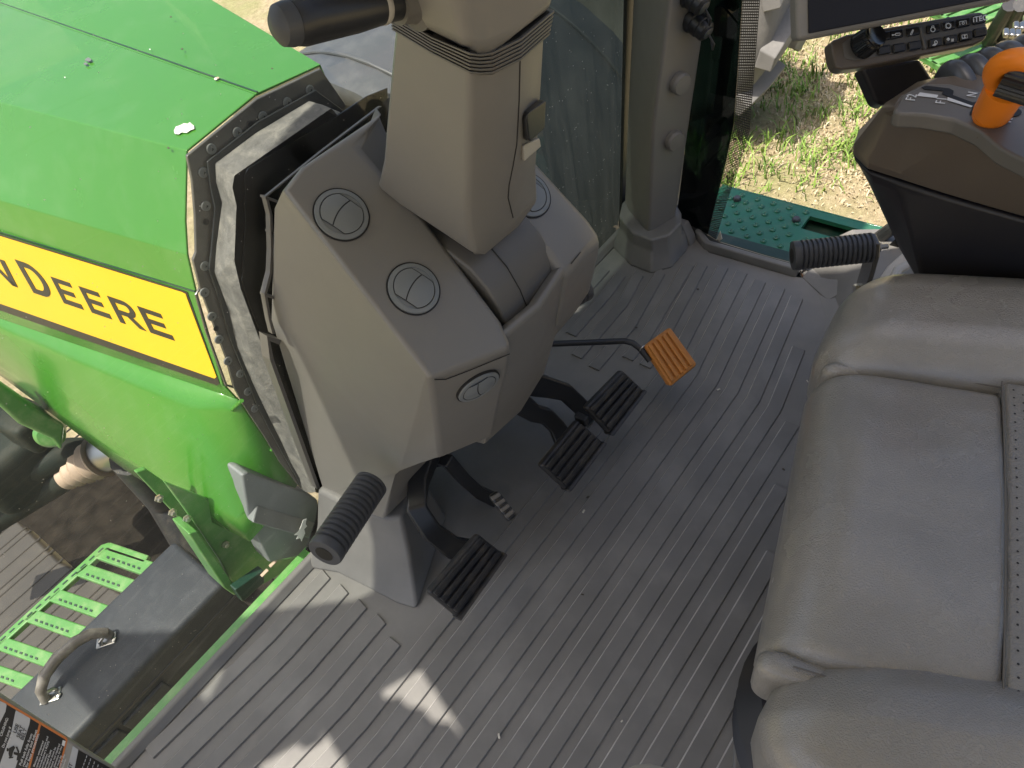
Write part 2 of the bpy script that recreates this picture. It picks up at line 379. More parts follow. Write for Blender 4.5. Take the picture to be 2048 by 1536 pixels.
blades('grass', 9000, RG, ['grass_a', 'grass_b', 'grass_c', 'grass_b'], .04, .13, 'short green grass tufts growing beside the tractor', 1)

# ------------------------------------------------------------------ cab floor and rubber mat
WSY = .88                                      # windshield line at the floor
mb = MB(); mb.prism([(-.9, -1.2, -.09), (1.36, -1.2, -.09), (1.36, .30, -.09), (1.345, .74, -.09), (1.24, .868, -.09), (-.33, .868, -.09), (-.9, .868, -.09)], (0, 0, .075))
tag(build(mb, 'floor', 'dark_green', smooth=False), kind='structure')
mat_root = thing('floor_mat', (.45, .4, 0), 'grey ribbed rubber mat covering the cab floor under the pedals', 'floor mat')
mb = MB(); mb.prism([(-.88, -1.1, -.013), (1.15, -1.1, -.013), (1.3, -.2, -.013), (1.30, .3, -.013), (1.262, .42, -.013), (1.255, .627, -.013), (1.335, .728, -.013), (1.235, .862, -.013), (-.88, .862, -.013)], (0, 0, .013))
build(mb, 'mat_sheet', 'rubber_mat', mat_root, bevel=.003)
# raised lip along the windshield and the right sill
def lip(path, w, h, name):
    mb = MB(); rings = []
    for i, p in enumerate(path):
        p = Vector(p); t = (Vector(path[min(i + 1, len(path) - 1)]) - Vector(path[max(i - 1, 0)])).normalized(); nrm = Vector((-t.y, t.x, 0))
        rings.append([p - nrm * w * 1.6 + Vector((0, 0, .001)), p - nrm * w * .6 + Vector((0, 0, h)), p + nrm * w * .4 + Vector((0, 0, h)), p + nrm * w * .5 + Vector((0, 0, -.01))])
    mb.loft(rings); return build(mb, name, 'rubber_mat', mat_root, bevel=.004)
lip([(-.88, .868, 0), (-.2, .868, 0), (.21, .868, 0)], .012, .018, 'mat_lip')
lip([(.85, .866, 0), (1.22, .862, 0)], .012, .016, 'mat_lip')
lip([(1.33, .73, 0), (1.265, .64, 0), (1.268, .52, 0), (1.272, .41, 0)][::-1], .014, .02, 'mat_lip')
RY = [.805, .752, .701, .651, .601, .553, .506, .459, .411, .365, .319, .274, .229, .184, .138, .092, .046, 0, -.046, -.092]
def rib(x0, x1, yr, i, xb1=.89, s1=.153, xb0=-.03, s0=.085, e0=0., e1=0.):
    """one raised rib: rear edge at yr, bending forward towards both sides"""
    w = .0270; h = .0044; c = .0014
    def Y(x): return yr + (max(0, x - xb1) * s1) + (max(0, xb0 - x) * s0) + .0008 * math.sin(x * 7 + i)
    xs = sorted(set([x0, x1] + [x for x in [xb0 - .2, xb0 - .06, xb0 - .02, xb0, xb0 + .04, .1, .2, .3, .4, .5, .6, .7, .8, xb1 - .04, xb1, xb1 + .03, xb1 + .1, xb1 + .2] if x0 < x < x1]))
    rings = []
    for k, x in enumerate(xs):
        y = Y(x); en = (x == x0 or x == x1); hz = h; d = 0
        rings.append([(x + d, y - c, .0004), (x, y, hz), (x + e1 * (x == x1) + e0 * (x == x0), y + w - c, hz), (x + e1 * (x == x1) + e0 * (x == x0), y + w + c, .0004)])
    mb = MB(); mb.loft(rings); o = build(mb, 'rib', 'rubber_rib', mat_root, bevel=.0007, seg=2)
    o.data.materials.append(MATS['rib_edge_pale'])                       # paler colour on the front edge
    for k in range((len(xs) - 1) * 4):
        if k % 4 == 2: o.data.polygons[k].material_index = 1
    return o
for i, y in enumerate(RY):
    if i < 4:
        rib(-.285 + .0 * i, .113, y, i, e1=.004)
        xr = [1.085, 1.085, 1.105, 1.135][i]
        rib([.93, .86, .81, .80][i], xr, y - .003 * (i == 3), i, xb1=[9, 1.0, 1.0, .95][i], s1=[0, .08, .2, .17][i], e1=[.0, .0, .012, .02][i])
    elif i == 4:
        rib(-.4, .1, y, i); rib(.86, 1.19, y - .046 + .044, i, xb1=.93, s1=.13)
    elif i == 5: rib(-.45, .70, y, i); rib(.86, 1.205, y + .002, i)
    else:
        xr = {6: 1.22, 7: 1.222, 8: 1.213, 9: 1.213, 10: 1.2, 11: 1.06, 12: .872, 13: .73}.get(i, .60 - .1 * (i - 14))
        rib(-.5, xr, y, i)
# pedestal moulded into the mat, left of the pedals
f = [(.10, .862), (.128, .80), (.139, .735), (.150, .66), (.163, .618), (.20, .635), (.34, .70), (.34, .862)]
t = [(.205, .862), (.212, .80), (.222, .745), (.236, .70), (.252, .682), (.268, .69), (.34, .72), (.34, .862)]
mb = MB(); mb.loft([[(x, y, 0) for x, y in f], [((x * .9 + u * .1), (y * .9 + v * .1), .012) for (x, y), (u, v) in zip(f, t)], [(x * .4 + u * .6, y * .4 + v * .6, .075) for (x, y), (u, v) in zip(f, t)], [(x, y, .15) for x, y in t]])
build(mb, 'pedestal', 'rubber_mat', mat_root, bevel=.008)
# raised wall of the mat on the right, under the arm and seat, with the corner flap by the sill
w0 = [(1.272, .405), (1.235, .345), (1.17, .30), (1.05, .262), (.925, .225), (.86, .19)]
mb = MB(); mb.loft([[(x, y, 0) for x, y in w0], [(x + .02, y - .02, .012) for x, y in w0], [(x + .05, y - .055, .10) for x, y in w0], [(x + .06, y - .075, .115) for x, y in w0], [(x + .2, y - .35, .12) for x, y in w0]], cap=False, closed=False)
build(mb, 'side_wall', 'rubber_mat', mat_root)
mb = MB(); mb.prism([at(1600, 552, z=.0), at(1640, 556, z=.012), at(1718, 532, z=.05), at(1722, 562, z=.05), at(1655, 602, z=.004)], (.006, -.004, -.012)); build(mb, 'corner_flap', 'rubber_mat', mat_root, bevel=.003)
# boot round the right pillar
def ringz(pts, z): return [(*p, z) for p in pts]
bp0 = [(1.235, .865), (1.165, .85), (1.125, .77), (1.122, .71), (1.165, .675), (1.235, .675), (1.29, .69), (1.36, .76), (1.36, .865)]
bp1 = [(1.24, .862), (1.19, .84), (1.15, .775), (1.145, .72), (1.18, .692), (1.235, .69), (1.268, .71), (1.32, .77), (1.34, .862)]
mb = MB(); mb.loft([ringz(bp0, .0), [(x * .75 + u * .25, y * .75 + v * .25, .012) for (x, y), (u, v) in zip(bp0, bp1)], ringz(bp1, .05), ringz(bp1, .085)])
build(mb, 'pillar_boot', 'rubber_mat', mat_root, bevel=.006)
mb = MB(); mb.prism([at(1352, 432, x=1.285), at(1378, 440, x=1.285), at(1392, 470, x=1.285), at(1400, 500, x=1.285), at(1354, 505, x=1.285)], (-.03, 0, 0)); build(mb, 'corner_flap', 'rubber_mat', mat_root, bevel=.004)
lip([(.20, -.14, 0), (.215, -.02, 0), (.25, .045, 0), (.34, .085, 0), (.42, .095, 0), (.55, .10, 0)], .012, .014, 'mat_lip')
# black seals, sills and debris
t = thing('door_seal', (1.29, .5, -.02), 'black rubber seal along the right sill beside the dimpled step', 'seal')
mb = MB(); mb.tube([(1.35, .76, .03), (1.30, .70, .012), (1.285, .62, .0), (1.288, .5, -.002), (1.295, .36, -.002), (1.33, .26, .0)], .011, 10); build(mb, 'seal_bead', 'seal_black', t)
# ------------------------------------------------------------------ crumbs on the mat
crumb_group = 'crumbs of straw and soil on the mat'
for k in range(22):
    x = random.uniform(-.2, 1.15); y = random.uniform(.1, .8)
    if y > .62 and x < .8: continue
    s = random.uniform(.0008, .0018); a = random.uniform(0, 3.14); mb = MB()
    mb.rbox((x, y, .005 + s * .5), [(math.cos(a), math.sin(a), .1), (-math.sin(a), math.cos(a), 0), (0, 0, 1)], (s * random.uniform(1, 2.6), s, s * .7), s * .5, 1)
    o = build(mb, 'crumb', 'debris_pale' if k % 3 else 'debris_dark'); tag(o, 'tiny pale crumb of straw lying on the grey rubber mat' if k % 3 else 'tiny dark crumb of soil lying on the grey rubber mat', 'crumb', crumb_group)
# ------------------------------------------------------------------ steering console
con = thing('steering_console', (.46, .6, .1), 'taupe plastic steering console with round air vents standing at the windshield', 'console')
RP = Vector((.36, .64, .737)); RN = Vector((0, -.67, .74)).normalized()
def ramp(px, py): return pl(px, py, RP, RN)
a1 = ramp(566, 380); a1f = ramp(604, 332); a2 = ramp(712, 296); bk = ramp(772, 226); rc = ramp(850, 440); a3 = ramp(1000, 642); a5 = ramp(1022, 694); a4 = ramp(860, 757)
c1 = at(882, 916, x=.312); c2 = at(985, 872, x=.398)
fl = [at(548, 420, y=.80), at(540, 640, y=.845), at(646, 988, y=.862), at(700, 1015, y=.79), at(768, 1040, y=.70), at(795, 955, y=.665), at(835, 895, y=.62)]
# left shoulder: vent ramp on top, pale flank on the left, rear face with the small vent
v = [a1, a1f, a2, rc, a3, a5, a4, c1, c2] + fl
iA1, iA1F, iA2, iRC, iA3, iA5, iA4, iC1, iC2 = range(9); iF = list(range(9, 16))
back = [Vector((.50, .70, .776)), Vector((.50, .862, .60)), Vector((.50, .862, .14)), Vector((.46, .70, .14)), Vector((.44, .60, .28)), Vector((.455, .53, .44)), Vector((.46, .61, .53))]
iB = list(range(16, 23)); v += back
m1 = fl[1].lerp(a4, .5); m2 = fl[2].lerp(c1, .62); m3 = fl[0].lerp(a1, .5); v += [m1, m2, m3, bk]; iM1, iM2, iM3, iBK = 23, 24, 25, 26
f = [[iA1, iA4, iA5, iA3, iRC, iA2, iBK, iA1F],
     [iA4, iC1, iC2, iA5],
     [iA1, iM3, iF[0], iF[1], iM1, iA4], [iA4, iM1, iM2, iC1], [iC1, iM2, iF[6]], [iF[6], iM2, iF[5]],
     [iF[1], iF[2], iM2, iM1], [iF[2], iF[3], iF[5], iM2], [iF[3], iF[4], iF[5]],
     [iA1, iA1F, iF[0]], [iA1F, iBK, iB[0], iB[1], iF[0]], [iBK, iA2, iB[0]], [iF[0], iB[1], iF[1]], [iF[1], iB[1], iB[2], iF[2]],
     [iF[2], iB[2], iB[3], iF[4], iF[3]], [iF[4], iB[3], iB[4], iF[6], iF[5]], [iF[6], iB[4], iC2, iC1], [iC2, iB[4], iB[5], iA5], [iA5, iB[5], iA3], [iA3, iB[5], iB[6], iRC], [iRC, iB[6], iB[0], iA2],
     [iB[0], iB[6], iB[5], iB[4], iB[3], iB[2], iB[1]]]
mb = MB(); mb.raw(v, f); build(mb, 'left_shoulder', 'taupe', con, bevel=.016, seg=5)
# right shoulder
xi, xo = .532, .612
def rs(x, dz=0): return [(x, .69, .782 + dz), (x, .60, .70 + dz), (x, .49, .601 + dz), (x, .468, .572 + dz), (x, .50, .46), (x + .02, .555, .37), (x + .03, .70, .15), (x + .02, .862, .14), (x, .862, .6)]
mb = MB(); r0 = rs(xi); r1 = rs(xi + .055); r2 = [(x + .05, y + .008, z - .014) for x, y, z in rs(xo - .03)]; r3 = [(x + .07, y + .05, z - .08) for x, y, z in rs(xo - .02)]
mb.loft([r0, r1, r2, r3]); build(mb, 'right_shoulder', 'taupe', con, bevel=.012, seg=4)
# saddle between the shoulders and the panel under it
prof = [(.66, .69), (.60, .672), (.555, .66), (.525, .645), (.505, .622), (.492, .592), (.486, .56), (.50, .54), (.66, .54)]
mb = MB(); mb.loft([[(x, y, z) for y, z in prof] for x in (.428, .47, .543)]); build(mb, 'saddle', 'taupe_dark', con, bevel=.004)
mb = MB(); mb.tube([(.470, .556, .6625), (.470, .526, .6475), (.470, .5055, .6245), (.470, .4915, .592), (.470, .4855, .562)], .0008, 5); build(mb, 'seam', 'seam_black', con)
prof = [(.470, .575), (.474, .584), (.49, .575), (.60, .30), (.585, .285), (.562, .295), (.512, .43)]
mb = MB(); mb.loft([[(x, y + dy, z + dz) for y, z in prof] for x, dy, dz in ((.385, .0, .0), (.47, -.008, -.004), (.55, .004, .0), (.60, .04, -.01))]); build(mb, 'centre_panel', 'taupe', con, bevel=.01, seg=3)
# windshield-side bracket with open cells behind the flank
def strip(pts, w, vec, name, m, parent, y):
    P = [at(px, py, y=y) for px, py in pts]; Q = [at(px + w, py, y=y) for px, py in pts]
    mb = MB(); mb.prism(P + Q[::-1], vec); return build(mb, name, m, parent, smooth=False)
br = [(531, 393), (540, 430), (542, 500), (540, 545), (529, 588), (538, 640), (545, 668)]
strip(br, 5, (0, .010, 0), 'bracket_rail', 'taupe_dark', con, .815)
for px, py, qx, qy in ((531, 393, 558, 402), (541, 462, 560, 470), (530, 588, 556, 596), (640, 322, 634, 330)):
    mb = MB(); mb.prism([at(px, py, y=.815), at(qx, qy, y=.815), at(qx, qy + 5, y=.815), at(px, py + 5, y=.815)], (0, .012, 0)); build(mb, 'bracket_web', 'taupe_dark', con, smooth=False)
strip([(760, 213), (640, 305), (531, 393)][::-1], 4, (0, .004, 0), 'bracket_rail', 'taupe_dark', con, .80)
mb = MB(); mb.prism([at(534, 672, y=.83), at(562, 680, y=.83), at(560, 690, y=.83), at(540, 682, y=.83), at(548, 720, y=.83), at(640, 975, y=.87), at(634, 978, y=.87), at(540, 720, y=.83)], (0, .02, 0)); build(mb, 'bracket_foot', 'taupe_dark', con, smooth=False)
# panel seams
def seamline(pts, name='seam', r=.0007, parent=con, m='seam_black'):
    mb = MB(); mb.tube(pts, r, 5); return build(mb, name, m, parent)
def vent(name, o, n, r, twist):
    """flush round vent: rim, disc with two flats, curved split"""
    n = Vector(n).normalized(); o = Vector(o); vt = None
    mb = MB(); mb.lathe(o, n, [(r * 1.02, -.01), (r * 1.02, .0004), (r * .975, .0004), (r * .975, -.004)], 48, cap=False); g = build(mb, name, 'seam_black', con)
    mb = MB(); mb.lathe(o, n, [(r * .965, -.008), (r * .965, .0012), (r * .95, .0020), (r * .80, .0028), (r * .785, .0020), (r * .785, -.006)], 48, cap=False); build(mb, 'vent_rim', 'vent_grey', g)
    u = Vector((1, 0, 0)); u = (u - n * u.dot(n)).normalized(); w = n.cross(u)
    u, w = u * math.cos(twist) + w * math.sin(twist), w * math.cos(twist) - u * math.sin(twist)
    R = r * .765; cut = .80
    pts = [];
    for k in range(96):
        a = 2 * math.pi * k / 96; x, y = R * math.cos(a), R * math.sin(a); pts.append((max(-R * cut, min(R * cut, x)), y))
    def top(lo):
        out = []
        for x, y in pts:
            s = .10 * R * (1 - (x / R) ** 2) * 2.2 - .05 * R
            if (y > s + .012 * R) == lo: out.append((x, y))
        return out
    bulge = lambda x, y: .0022 + .0028 * (1 - (x * x + y * y) / (R * R))
    for lo in (True, False):
        half = top(lo); edge = []
        for k in range(25):
            x = -R * cut + 2 * R * cut * k / 24; s = .10 * R * (1 - (x / R) ** 2) * 2.2 - .05 * R + (.02 * R if lo else -.02 * R); edge.append((x, s))
        if lo: ring = sorted([p for p in half], key=lambda p: math.atan2(p[1], p[0])); ring = edge + [p for p in ring if p[1] > edge[0][1] + .02 * R]
        else:  ring = [p for p in sorted(half, key=lambda p: math.atan2(p[1], p[0])) if p[1] < edge[0][1] - .02 * R] + edge[::-1]
        mb = MB(); cx = sum(p[0] for p in ring) / len(ring); cy = sum(p[1] for p in ring) / len(ring); V = []; F = []; K = len(ring)
        for sc, hh in ((1, -.006), (1, 0), (.97, .0006), (.6, .0008)):
            for x, y in ring:
                X, Y = cx + (x - cx) * sc, cy + (y - cy) * sc; V.append(o + u * X + w * Y + n * (hh + (bulge(X, Y) if hh >= 0 else 0)))
        V.append(o + u * cx + w * cy + n * (.0008 + bulge(cx, cy)))
        for j in range(3):
            for i in range(K): F.append([j * K + i, j * K + (i + 1) % K, (j + 1) * K + (i + 1) % K, (j + 1) * K + i])
        for i in range(K): F.append([3 * K + i, 3 * K + (i + 1) % K, 4 * K])
        mb.raw(V, F); vb = build(mb, 'vent_blade', 'vent_grey', g)
        mb = MB(); mb.tube([o + u * x + w * y + n * (bulge(x, y) + .0001) for x, y in ring + ring[:1]], .00055, 5, cap=False); build(mb, 'gap', 'seam_black', vb)
    mb = MB(); mb.lathe(o, n, [(r * .80, .0016), (1e-5, .0016)], 40, cap=False); build(mb, 'vent_well', 'vent_grey', g)
    return g
V1 = ramp(683, 430); V2 = ramp(827, 578)
vent('vent', V1 + RN * .0012, RN, .0322, rad(14)); vent('vent', V2 + RN * .0012, RN, .0322, rad(14))
cn = (c1 - a4).cross(a5 - a4).normalized();  cn = cn if cn.dot(EYE - a4) > 0 else -cn
cn2 = (c2 - c1).cross(a5 - c1).normalized(); cn2 = cn2 if cn2.dot(EYE - c1) > 0 else -cn2
CN = (cn + cn2).normalized(); V3 = pl(955, 770, (a4 + a5 + c1 + c2) / 4, CN)
vent('vent', V3 + CN * .003, CN, .031, rad(100))
vr = ramp(1056, 390); vent('vent', vr + RN * .001, RN, .0322, rad(14))
seamline([pl(x, y, a4, cn) + cn * .0015 for x, y in ((868, 757), (890, 757), (935, 740), (1018, 706))])
seamline([(.532 + .02, .471, .578), (.575, .473, .578), (.602, .478, .572)])
# ------------------------------------------------------------------ steering column
colm = thing('steering_column', (.47, .6, .62), 'tapering taupe steering column shroud with bellows and switch stalk rising from the console', 'steering column')
RL = [at(940, 152, x=.405), at(937, 300, x=.410), at(934, 400, x=.415), at(936, 450, x=.42), at(945, 508, x=.43)]
FLT = [at(786, 60, x=.42), at(770, 240, x=.42), at(764, 320, x=.42), at(752, 372, x=.418), at(800, 410, x=.425)]
RR = [at(1045, 118, x=.475), at(1040, 300, x=.480), at(1034, 380, x=.482), at(1022, 440, x=.48), at(966, 514, x=.447)]
FR = [at(1091, 66, x=.535), at(1080, 250, x=.535), at(1074, 330, x=.54), at(1078, 400, x=.54), at(1040, 452, x=.53)]
rings = []
for k in range(5):
    rl, fl_, rr, fr = RL[k], FLT[k], RR[k], FR[k]
    bk2 = Vector((fr.x, fl_.y + .01, (fl_.z + fr.z) / 2)); mid = rl.lerp(rr, .3) + Vector((-.0, -.004, 0)); mid2 = rr.lerp(fr, .5)
    rings.append([fl_, rl, mid, rr, mid2, fr, bk2])
rings.insert(0, [p + Vector((0, -.004, .03)) for p in rings[0]])
mb = MB(); mb.loft(rings); csh = build(mb, 'column_shroud', 'taupe', colm, bevel=.007, seg=4)
# tilt latch in the right edge, and the split line of the shroud
latch = [at(1040, 236, x=.483), at(1048, 226, x=.485), at(1083, 200, x=.525), at(1081, 256, x=.527), at(1052, 284, x=.49), at(1046, 276, x=.486)]
mb = MB(); mb.prism([p + Vector((-.004, -.010, .004)) for p in latch], (.006, .014, -.004)); build(mb, 'latch', 'black_plastic', colm, bevel=.003)
mb = MB(); mb.prism([p + Vector((-.001, -.0075, .002)) for p in (at(1038, 290, x=.483), at(1040, 322, x=.485), at(1074, 293, x=.53), at(1070, 275, x=.53))], (.004, .01, -.004)); build(mb, 'latch_pocket', 'taupe_pale', colm, bevel=.002)
sl = [(1040, 112), (1038, 200), (1033, 290), (1026, 330), (1018, 370), (1016, 395), (1028, 443)]
sp_ = []
for (x, y), (x2, y2) in zip(sl[:-1], sl[1:]):
    for k in range(6):
        h_ = hit(x + (x2 - x) * k / 6, y + (y2 - y) * k / 6, csh)
        if h_: sp_.append(h_[0] + h_[1] * .0002)
seamline(sp_, 'seam', .0007, colm)
# bellows: stacked rounded plates
top = rings[0]; cen = sum(top, Vector()) / len(top)
axis = (rings[0][1] - rings[2][1]).normalized(); axis = Vector((0, -.05, 1)).normalized()
mb = MB(); st = []
def plate(k, sc, grow):
    out = []
    for p in top: out.append(cen + (p - cen) * sc + axis * grow)
    return out
B0 = [at(783, 60, x=.40), at(862, 108, x=.395), at(940, 148, x=.395), at(962, 150, x=.41), at(985, 148, x=.425), at(1042, 122, x=.458), at(1100, 70, x=.52), at(1040, 30, x=.58), at(900, 20, x=.56)]
B1 = [at(778, 22, x=.40), at(862, 72, x=.395), at(940, 104, x=.395), at(962, 106, x=.41), at(985, 102, x=.425), at(1044, 74, x=.458), at(1110, 18, x=.52), at(1040, -10, x=.58), at(900, -10, x=.56)]
cB = sum(B0, Vector()) / len(B0)
for k in range(6):
    a = k / 6; b_ = (k + .72) / 6
    lo = [p.lerp(q, a) for p, q in zip(B0, B1)]; hi = [p.lerp(q, b_) for p, q in zip(B0, B1)]; cl = sum(lo, Vector()) / len(lo)
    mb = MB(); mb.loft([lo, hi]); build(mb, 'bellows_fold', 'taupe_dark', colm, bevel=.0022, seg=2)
mb = MB(); sc = .93
mb.loft([[cB + (p - cB) * sc for p in B0], [cB + (q - cB) * sc for q in B1]]); build(mb, 'bellows_core', 'seam_black', colm, smooth=False)
H1 = [p + Vector((0, -.004, .13)) + (p - sum(B1, Vector()) / 9) * .12 for p in B1]
mb = MB(); mb.loft([[p for p in B1], [p.lerp(q, .5) for p, q in zip(B1, H1)], H1]); build(mb, 'upper_housing', 'taupe', colm, bevel=.012, seg=4)
hp = (B1[2] + H1[2]) / 2
# stalk
s0 = at(832, -2, x=.405); s1 = at(556, 52, x=.285)
ax = (s1 - s0).normalized(); L_ = (s1 - s0).length
mb = MB(); mb.lathe(s0 - ax * .01, ax, [(.024, 0), (.024, .012), (.018, .016), (.0165, .02), (.0165, .03)], 28); build(mb, 'stalk_collar', 'taupe_dark', colm)
stk_mb = MB(); stk_mb.lathe(s0, ax, [(.0125, .0), (.013, .03), (.0155, .06), (.0165, .10), (.0168, L_ - .018), (.0155, L_ - .012)], 28); stk = build(stk_mb, 'stalk', 'black_plastic', colm)
mb = MB(); mb.lathe(s0, ax, [(.0130, .031), (.0140, .033), (.0140, .036), (.0130, .038)], 28); build(mb, 'ring_mark', 'taupe_pale', stk)
mb = MB(); mb.lathe(s0, ax, [(.0150, L_ - .0135), (.0155, L_ - .008), (.0140, L_ - .001), (.009, L_ + .003), (.0, L_ + .004)], 28); build(mb, 'end_button', 'grip_rubber', stk)
# ------------------------------------------------------------------ foot pegs
def peg(o, p0, p1, r, n):
    ax = (Vector(p1) - Vector(p0)); L = ax.length; ax.normalize(); prof = [(r * .55, 0), (r * .95, .001), (r, .004)]
    for k in range(n):
        s = .012 + (L - .012) * k / n; e = (L - .012) / n
        prof += [(r, s + e * .10), (r * .86, s + e * .28), (r * .86, s + e * .46), (r, s + e * .62), (r * 1.0, s + e * .98)]
    prof += [(r, L), (r * .5, L)]
    mb = MB(); mb.lathe(p0, ax, prof, 32); g = build(mb, 'grip', 'grip_rubber', o, ang=30)
    mb = MB(); mb.lathe(Vector(p0) - ax * .0006, ax, [(r * .52, .0), (r * .50, .0005), (r * .48, .006), (0, .006)], 24); build(mb, 'bolt_recess', 'black_deep', g)
    mb = MB(); mb.lathe(Vector(p0) - ax * .0002, ax, [(r * .30, .004), (r * .30, .0), (r * .2, -.0004), (r * .18, .002), (0, .002)], 6); build(mb, 'bolt', 'bare_steel', g)
p0 = at(648, 1108, y=.615); p1 = at(742, 968, y=.66)
t = thing('foot_peg', p0, 'dark ribbed rubber foot peg sticking out of the left console flank', 'foot peg'); peg(t, p0, p1, .0265, 13)
p0 = at(1172, 572, y=.60); p1 = p0 + Vector((-.12, .04, .01))
t = thing('foot_peg', p0, 'dark ribbed foot peg half hidden behind the right side of the console', 'foot peg'); peg(t, p0, p1, .0255, 13)
p0 = at(1584, 512, z=.29); p1 = at(1742, 495, z=.29)
t = thing('foot_peg', p0, 'dark ribbed foot peg on a bolted steel bracket beside the right door sill', 'foot peg'); peg(t, p0, p1, .0265, 15)
axp = (p1 - p0).normalized(); bb = at(1716, 608, z=.12)
path = [p1 + axp * .004 + Vector((0, 0, .02)), p1 + axp * .004, p1.lerp(bb, .35) + axp * .004, p1.lerp(bb, .7), bb, bb + (bb - p1) * .10]
wd = Vector(axp).cross((bb - p1).normalized())
mb = MB(); mb.strap(path, wd, [.03, .052, .046, .040, .05, .036], .009); build(mb, 'bracket', 'flange_grey', t, bevel=.003)
for px, py in ((1716, 578), (1714, 610)):
    q = at(px, py, z=.165 if py < 600 else .14); d = -axp
    mb = MB(); mb.lathe(q - d * .006, d, [(.0135, 0), (.0135, .004)], 20); w_ = build(mb, 'washer', 'zinc', t)
    mb = MB(); mb.lathe(q - d * .002, d, [(.0105, 0), (.0105, .008), (.009, .0095)], 6); build(mb, 'bolt', 'zinc', t, smooth=False)
mb = MB(); mb.lathe(p1 + axp * .006, axp, [(.010, 0), (.010, .009), (.0055, .0095), (.0055, .022), (.004, .023)], 6); build(mb, 'nut', 'zinc', t, smooth=False)
# ------------------------------------------------------------------ pedals
def pad(root, quad, nrib, m, thick=.016, lipw=.006, mode=0, ribm=None):
    """quad: far-left, far-right, near-right, near-left in world; ribs run along the far edge (mode 0) or across (mode 1)"""
    A, B, Cc, D = [Vector(q) for q in quad]; u = (B - A); w = (D - A); n = u.cross(w).normalized(); n = n if n.z > 0 else -n
    P = lambda s, t_, h: (A * (1 - s) + B * s) * (1 - t_) + (D * (1 - s) + Cc * s) * t_ + n * h
    mb = MB(); mb.prism([P(0, 0, -thick), P(1, 0, -thick), P(1, 1, -thick), P(0, 1, -thick)], n * thick); base = build(mb, 'pad', m, root, bevel=.006, seg=3)
    for k in range(nrib):
        a = .06 + .88 * k / nrib; b = a + .88 / nrib * .62
        q = [P(.04, a, 0), P(.96, a, 0), P(.96, b, 0), P(.04, b, 0)] if mode == 0 else [P(a, .06, 0), P(b, .06, 0), P(b, .94, 0), P(a, .94, 0)]
        mb = MB(); mb.prism(q, n * .0055); build(mb, 'tread', ribm or m, base, bevel=.0018, seg=2)
    return base, n, P
def quadpx(pts, zs): return [at(x, y, z=z) for (x, y), z in zip(pts, zs)]
clu = thing('clutch_pedal', (.22, .55, .1), 'black clutch pedal with ribbed pad nearest the left door', 'pedal')
q = quadpx([(856, 1186), (958, 1068), (1008, 1108), (916, 1236)], (.175, .175, .11, .11)); base, n, P = pad(clu, q, 4, 'black_rubber')
mb = MB(); mb.prism([P(-.02, .98, -.018), P(1.02, .98, -.018), P(1.02, 1.05, -.012), P(-.02, 1.05, -.012)], n * .02); build(mb, 'pad_lip', 'black_rubber', clu, bevel=.003)
mb = MB(); mb.strap([at(862, 905, y=.70), at(838, 960, y=.68), at(832, 1015, y=.655), at(862, 1062, y=.625), at(905, 1095, y=.60), at(942, 1105, y=.585)], (1, -.2, .1), [.03, .034, .036, .036, .04, .05], [.03, .03, .028, .024, .02, .014]); build(mb, 'arm', 'black_plastic', clu, bevel=.005)
til = thing('tilt_pedal', (.35, .6, .1), 'small black column tilt pedal with slotted tip between clutch and brakes', 'pedal')
q = quadpx([(976, 992), (996, 980), (1036, 1030), (1018, 1046)], (.185, .185, .15, .15)); base, n, P = pad(til, q, 4, 'black_plastic', thick=.014)
for ch in list(base.children): ch.data.materials[0] = MATS['taupe_dark']
mb = MB(); mb.strap([at(850, 945, y=.72), at(868, 922, y=.70), at(895, 920, y=.68), at(925, 955, y=.66), at(955, 983, y=.645), at(990, 1000, y=.63)], (1, -.2, .1), [.022, .026, .026, .024, .024, .026], .022); build(mb, 'arm', 'black_plastic', til, bevel=.004)
brl = thing('brake_pedal', (.52, .53, .1), 'left of the two black ribbed brake pedals', 'pedal', 'pair of brake pedals')
q = quadpx([(1082, 932), (1158, 840), (1207, 884), (1134, 980)], (.175, .175, .105, .105)); base, n, P = pad(brl, q, 4, 'black_rubber')
mb = MB(); mb.prism([P(-.01, .98, -.02), P(1.01, .98, -.02), P(1.01, 1.06, -.014), P(-.01, 1.06, -.014)], n * .022); build(mb, 'pad_lip', 'black_rubber', brl, bevel=.003)
mb = MB(); mb.strap([at(1010, 770, y=.66), at(1038, 805, y=.645), at(1068, 826, y=.63), at(1092, 832, y=.615), at(1112, 852, y=.60), at(1128, 880, y=.58)], (1, -.3, .3), [.045, .045, .036, .034, .034, .04], .018); build(mb, 'arm', 'black_plastic', brl, bevel=.005)
brr = thing('brake_pedal', (.67, .53, .1), 'right of the two black ribbed brake pedals, beside the orange pad', 'pedal', 'pair of brake pedals')
q = quadpx([(1172, 816), (1246, 740), (1288, 780), (1220, 868)], (.175, .175, .105, .105)); base, n, P = pad(brr, q, 4, 'black_rubber')
mb = MB(); mb.prism([P(-.01, .98, -.02), P(1.01, .98, -.02), P(1.01, 1.06, -.014), P(-.01, 1.06, -.014)], n * .022); build(mb, 'pad_lip', 'black_rubber', brr, bevel=.003)
mb = MB(); mb.strap([at(1035, 735, y=.66), at(1064, 768, y=.645), at(1100, 776, y=.63), at(1130, 784, y=.615), at(1160, 812, y=.60), at(1185, 835, y=.585)], (1, -.3, .3), [.05, .05, .04, .036, .036, .04], .018); build(mb, 'arm', 'black_plastic', brr, bevel=.005)
mb = MB(); mb.box(at(1163, 838, z=.165), [(1, 0, 0), (0, 1, 0), (0, 0, 1)], (.006, .012, .01)); build(mb, 'lock_latch', 'black_plastic', brr, bevel=.002)
acc = thing('accelerator_pedal', (.82, .5, .08), 'orange ribbed foot throttle pad on a bent black rod', 'pedal')
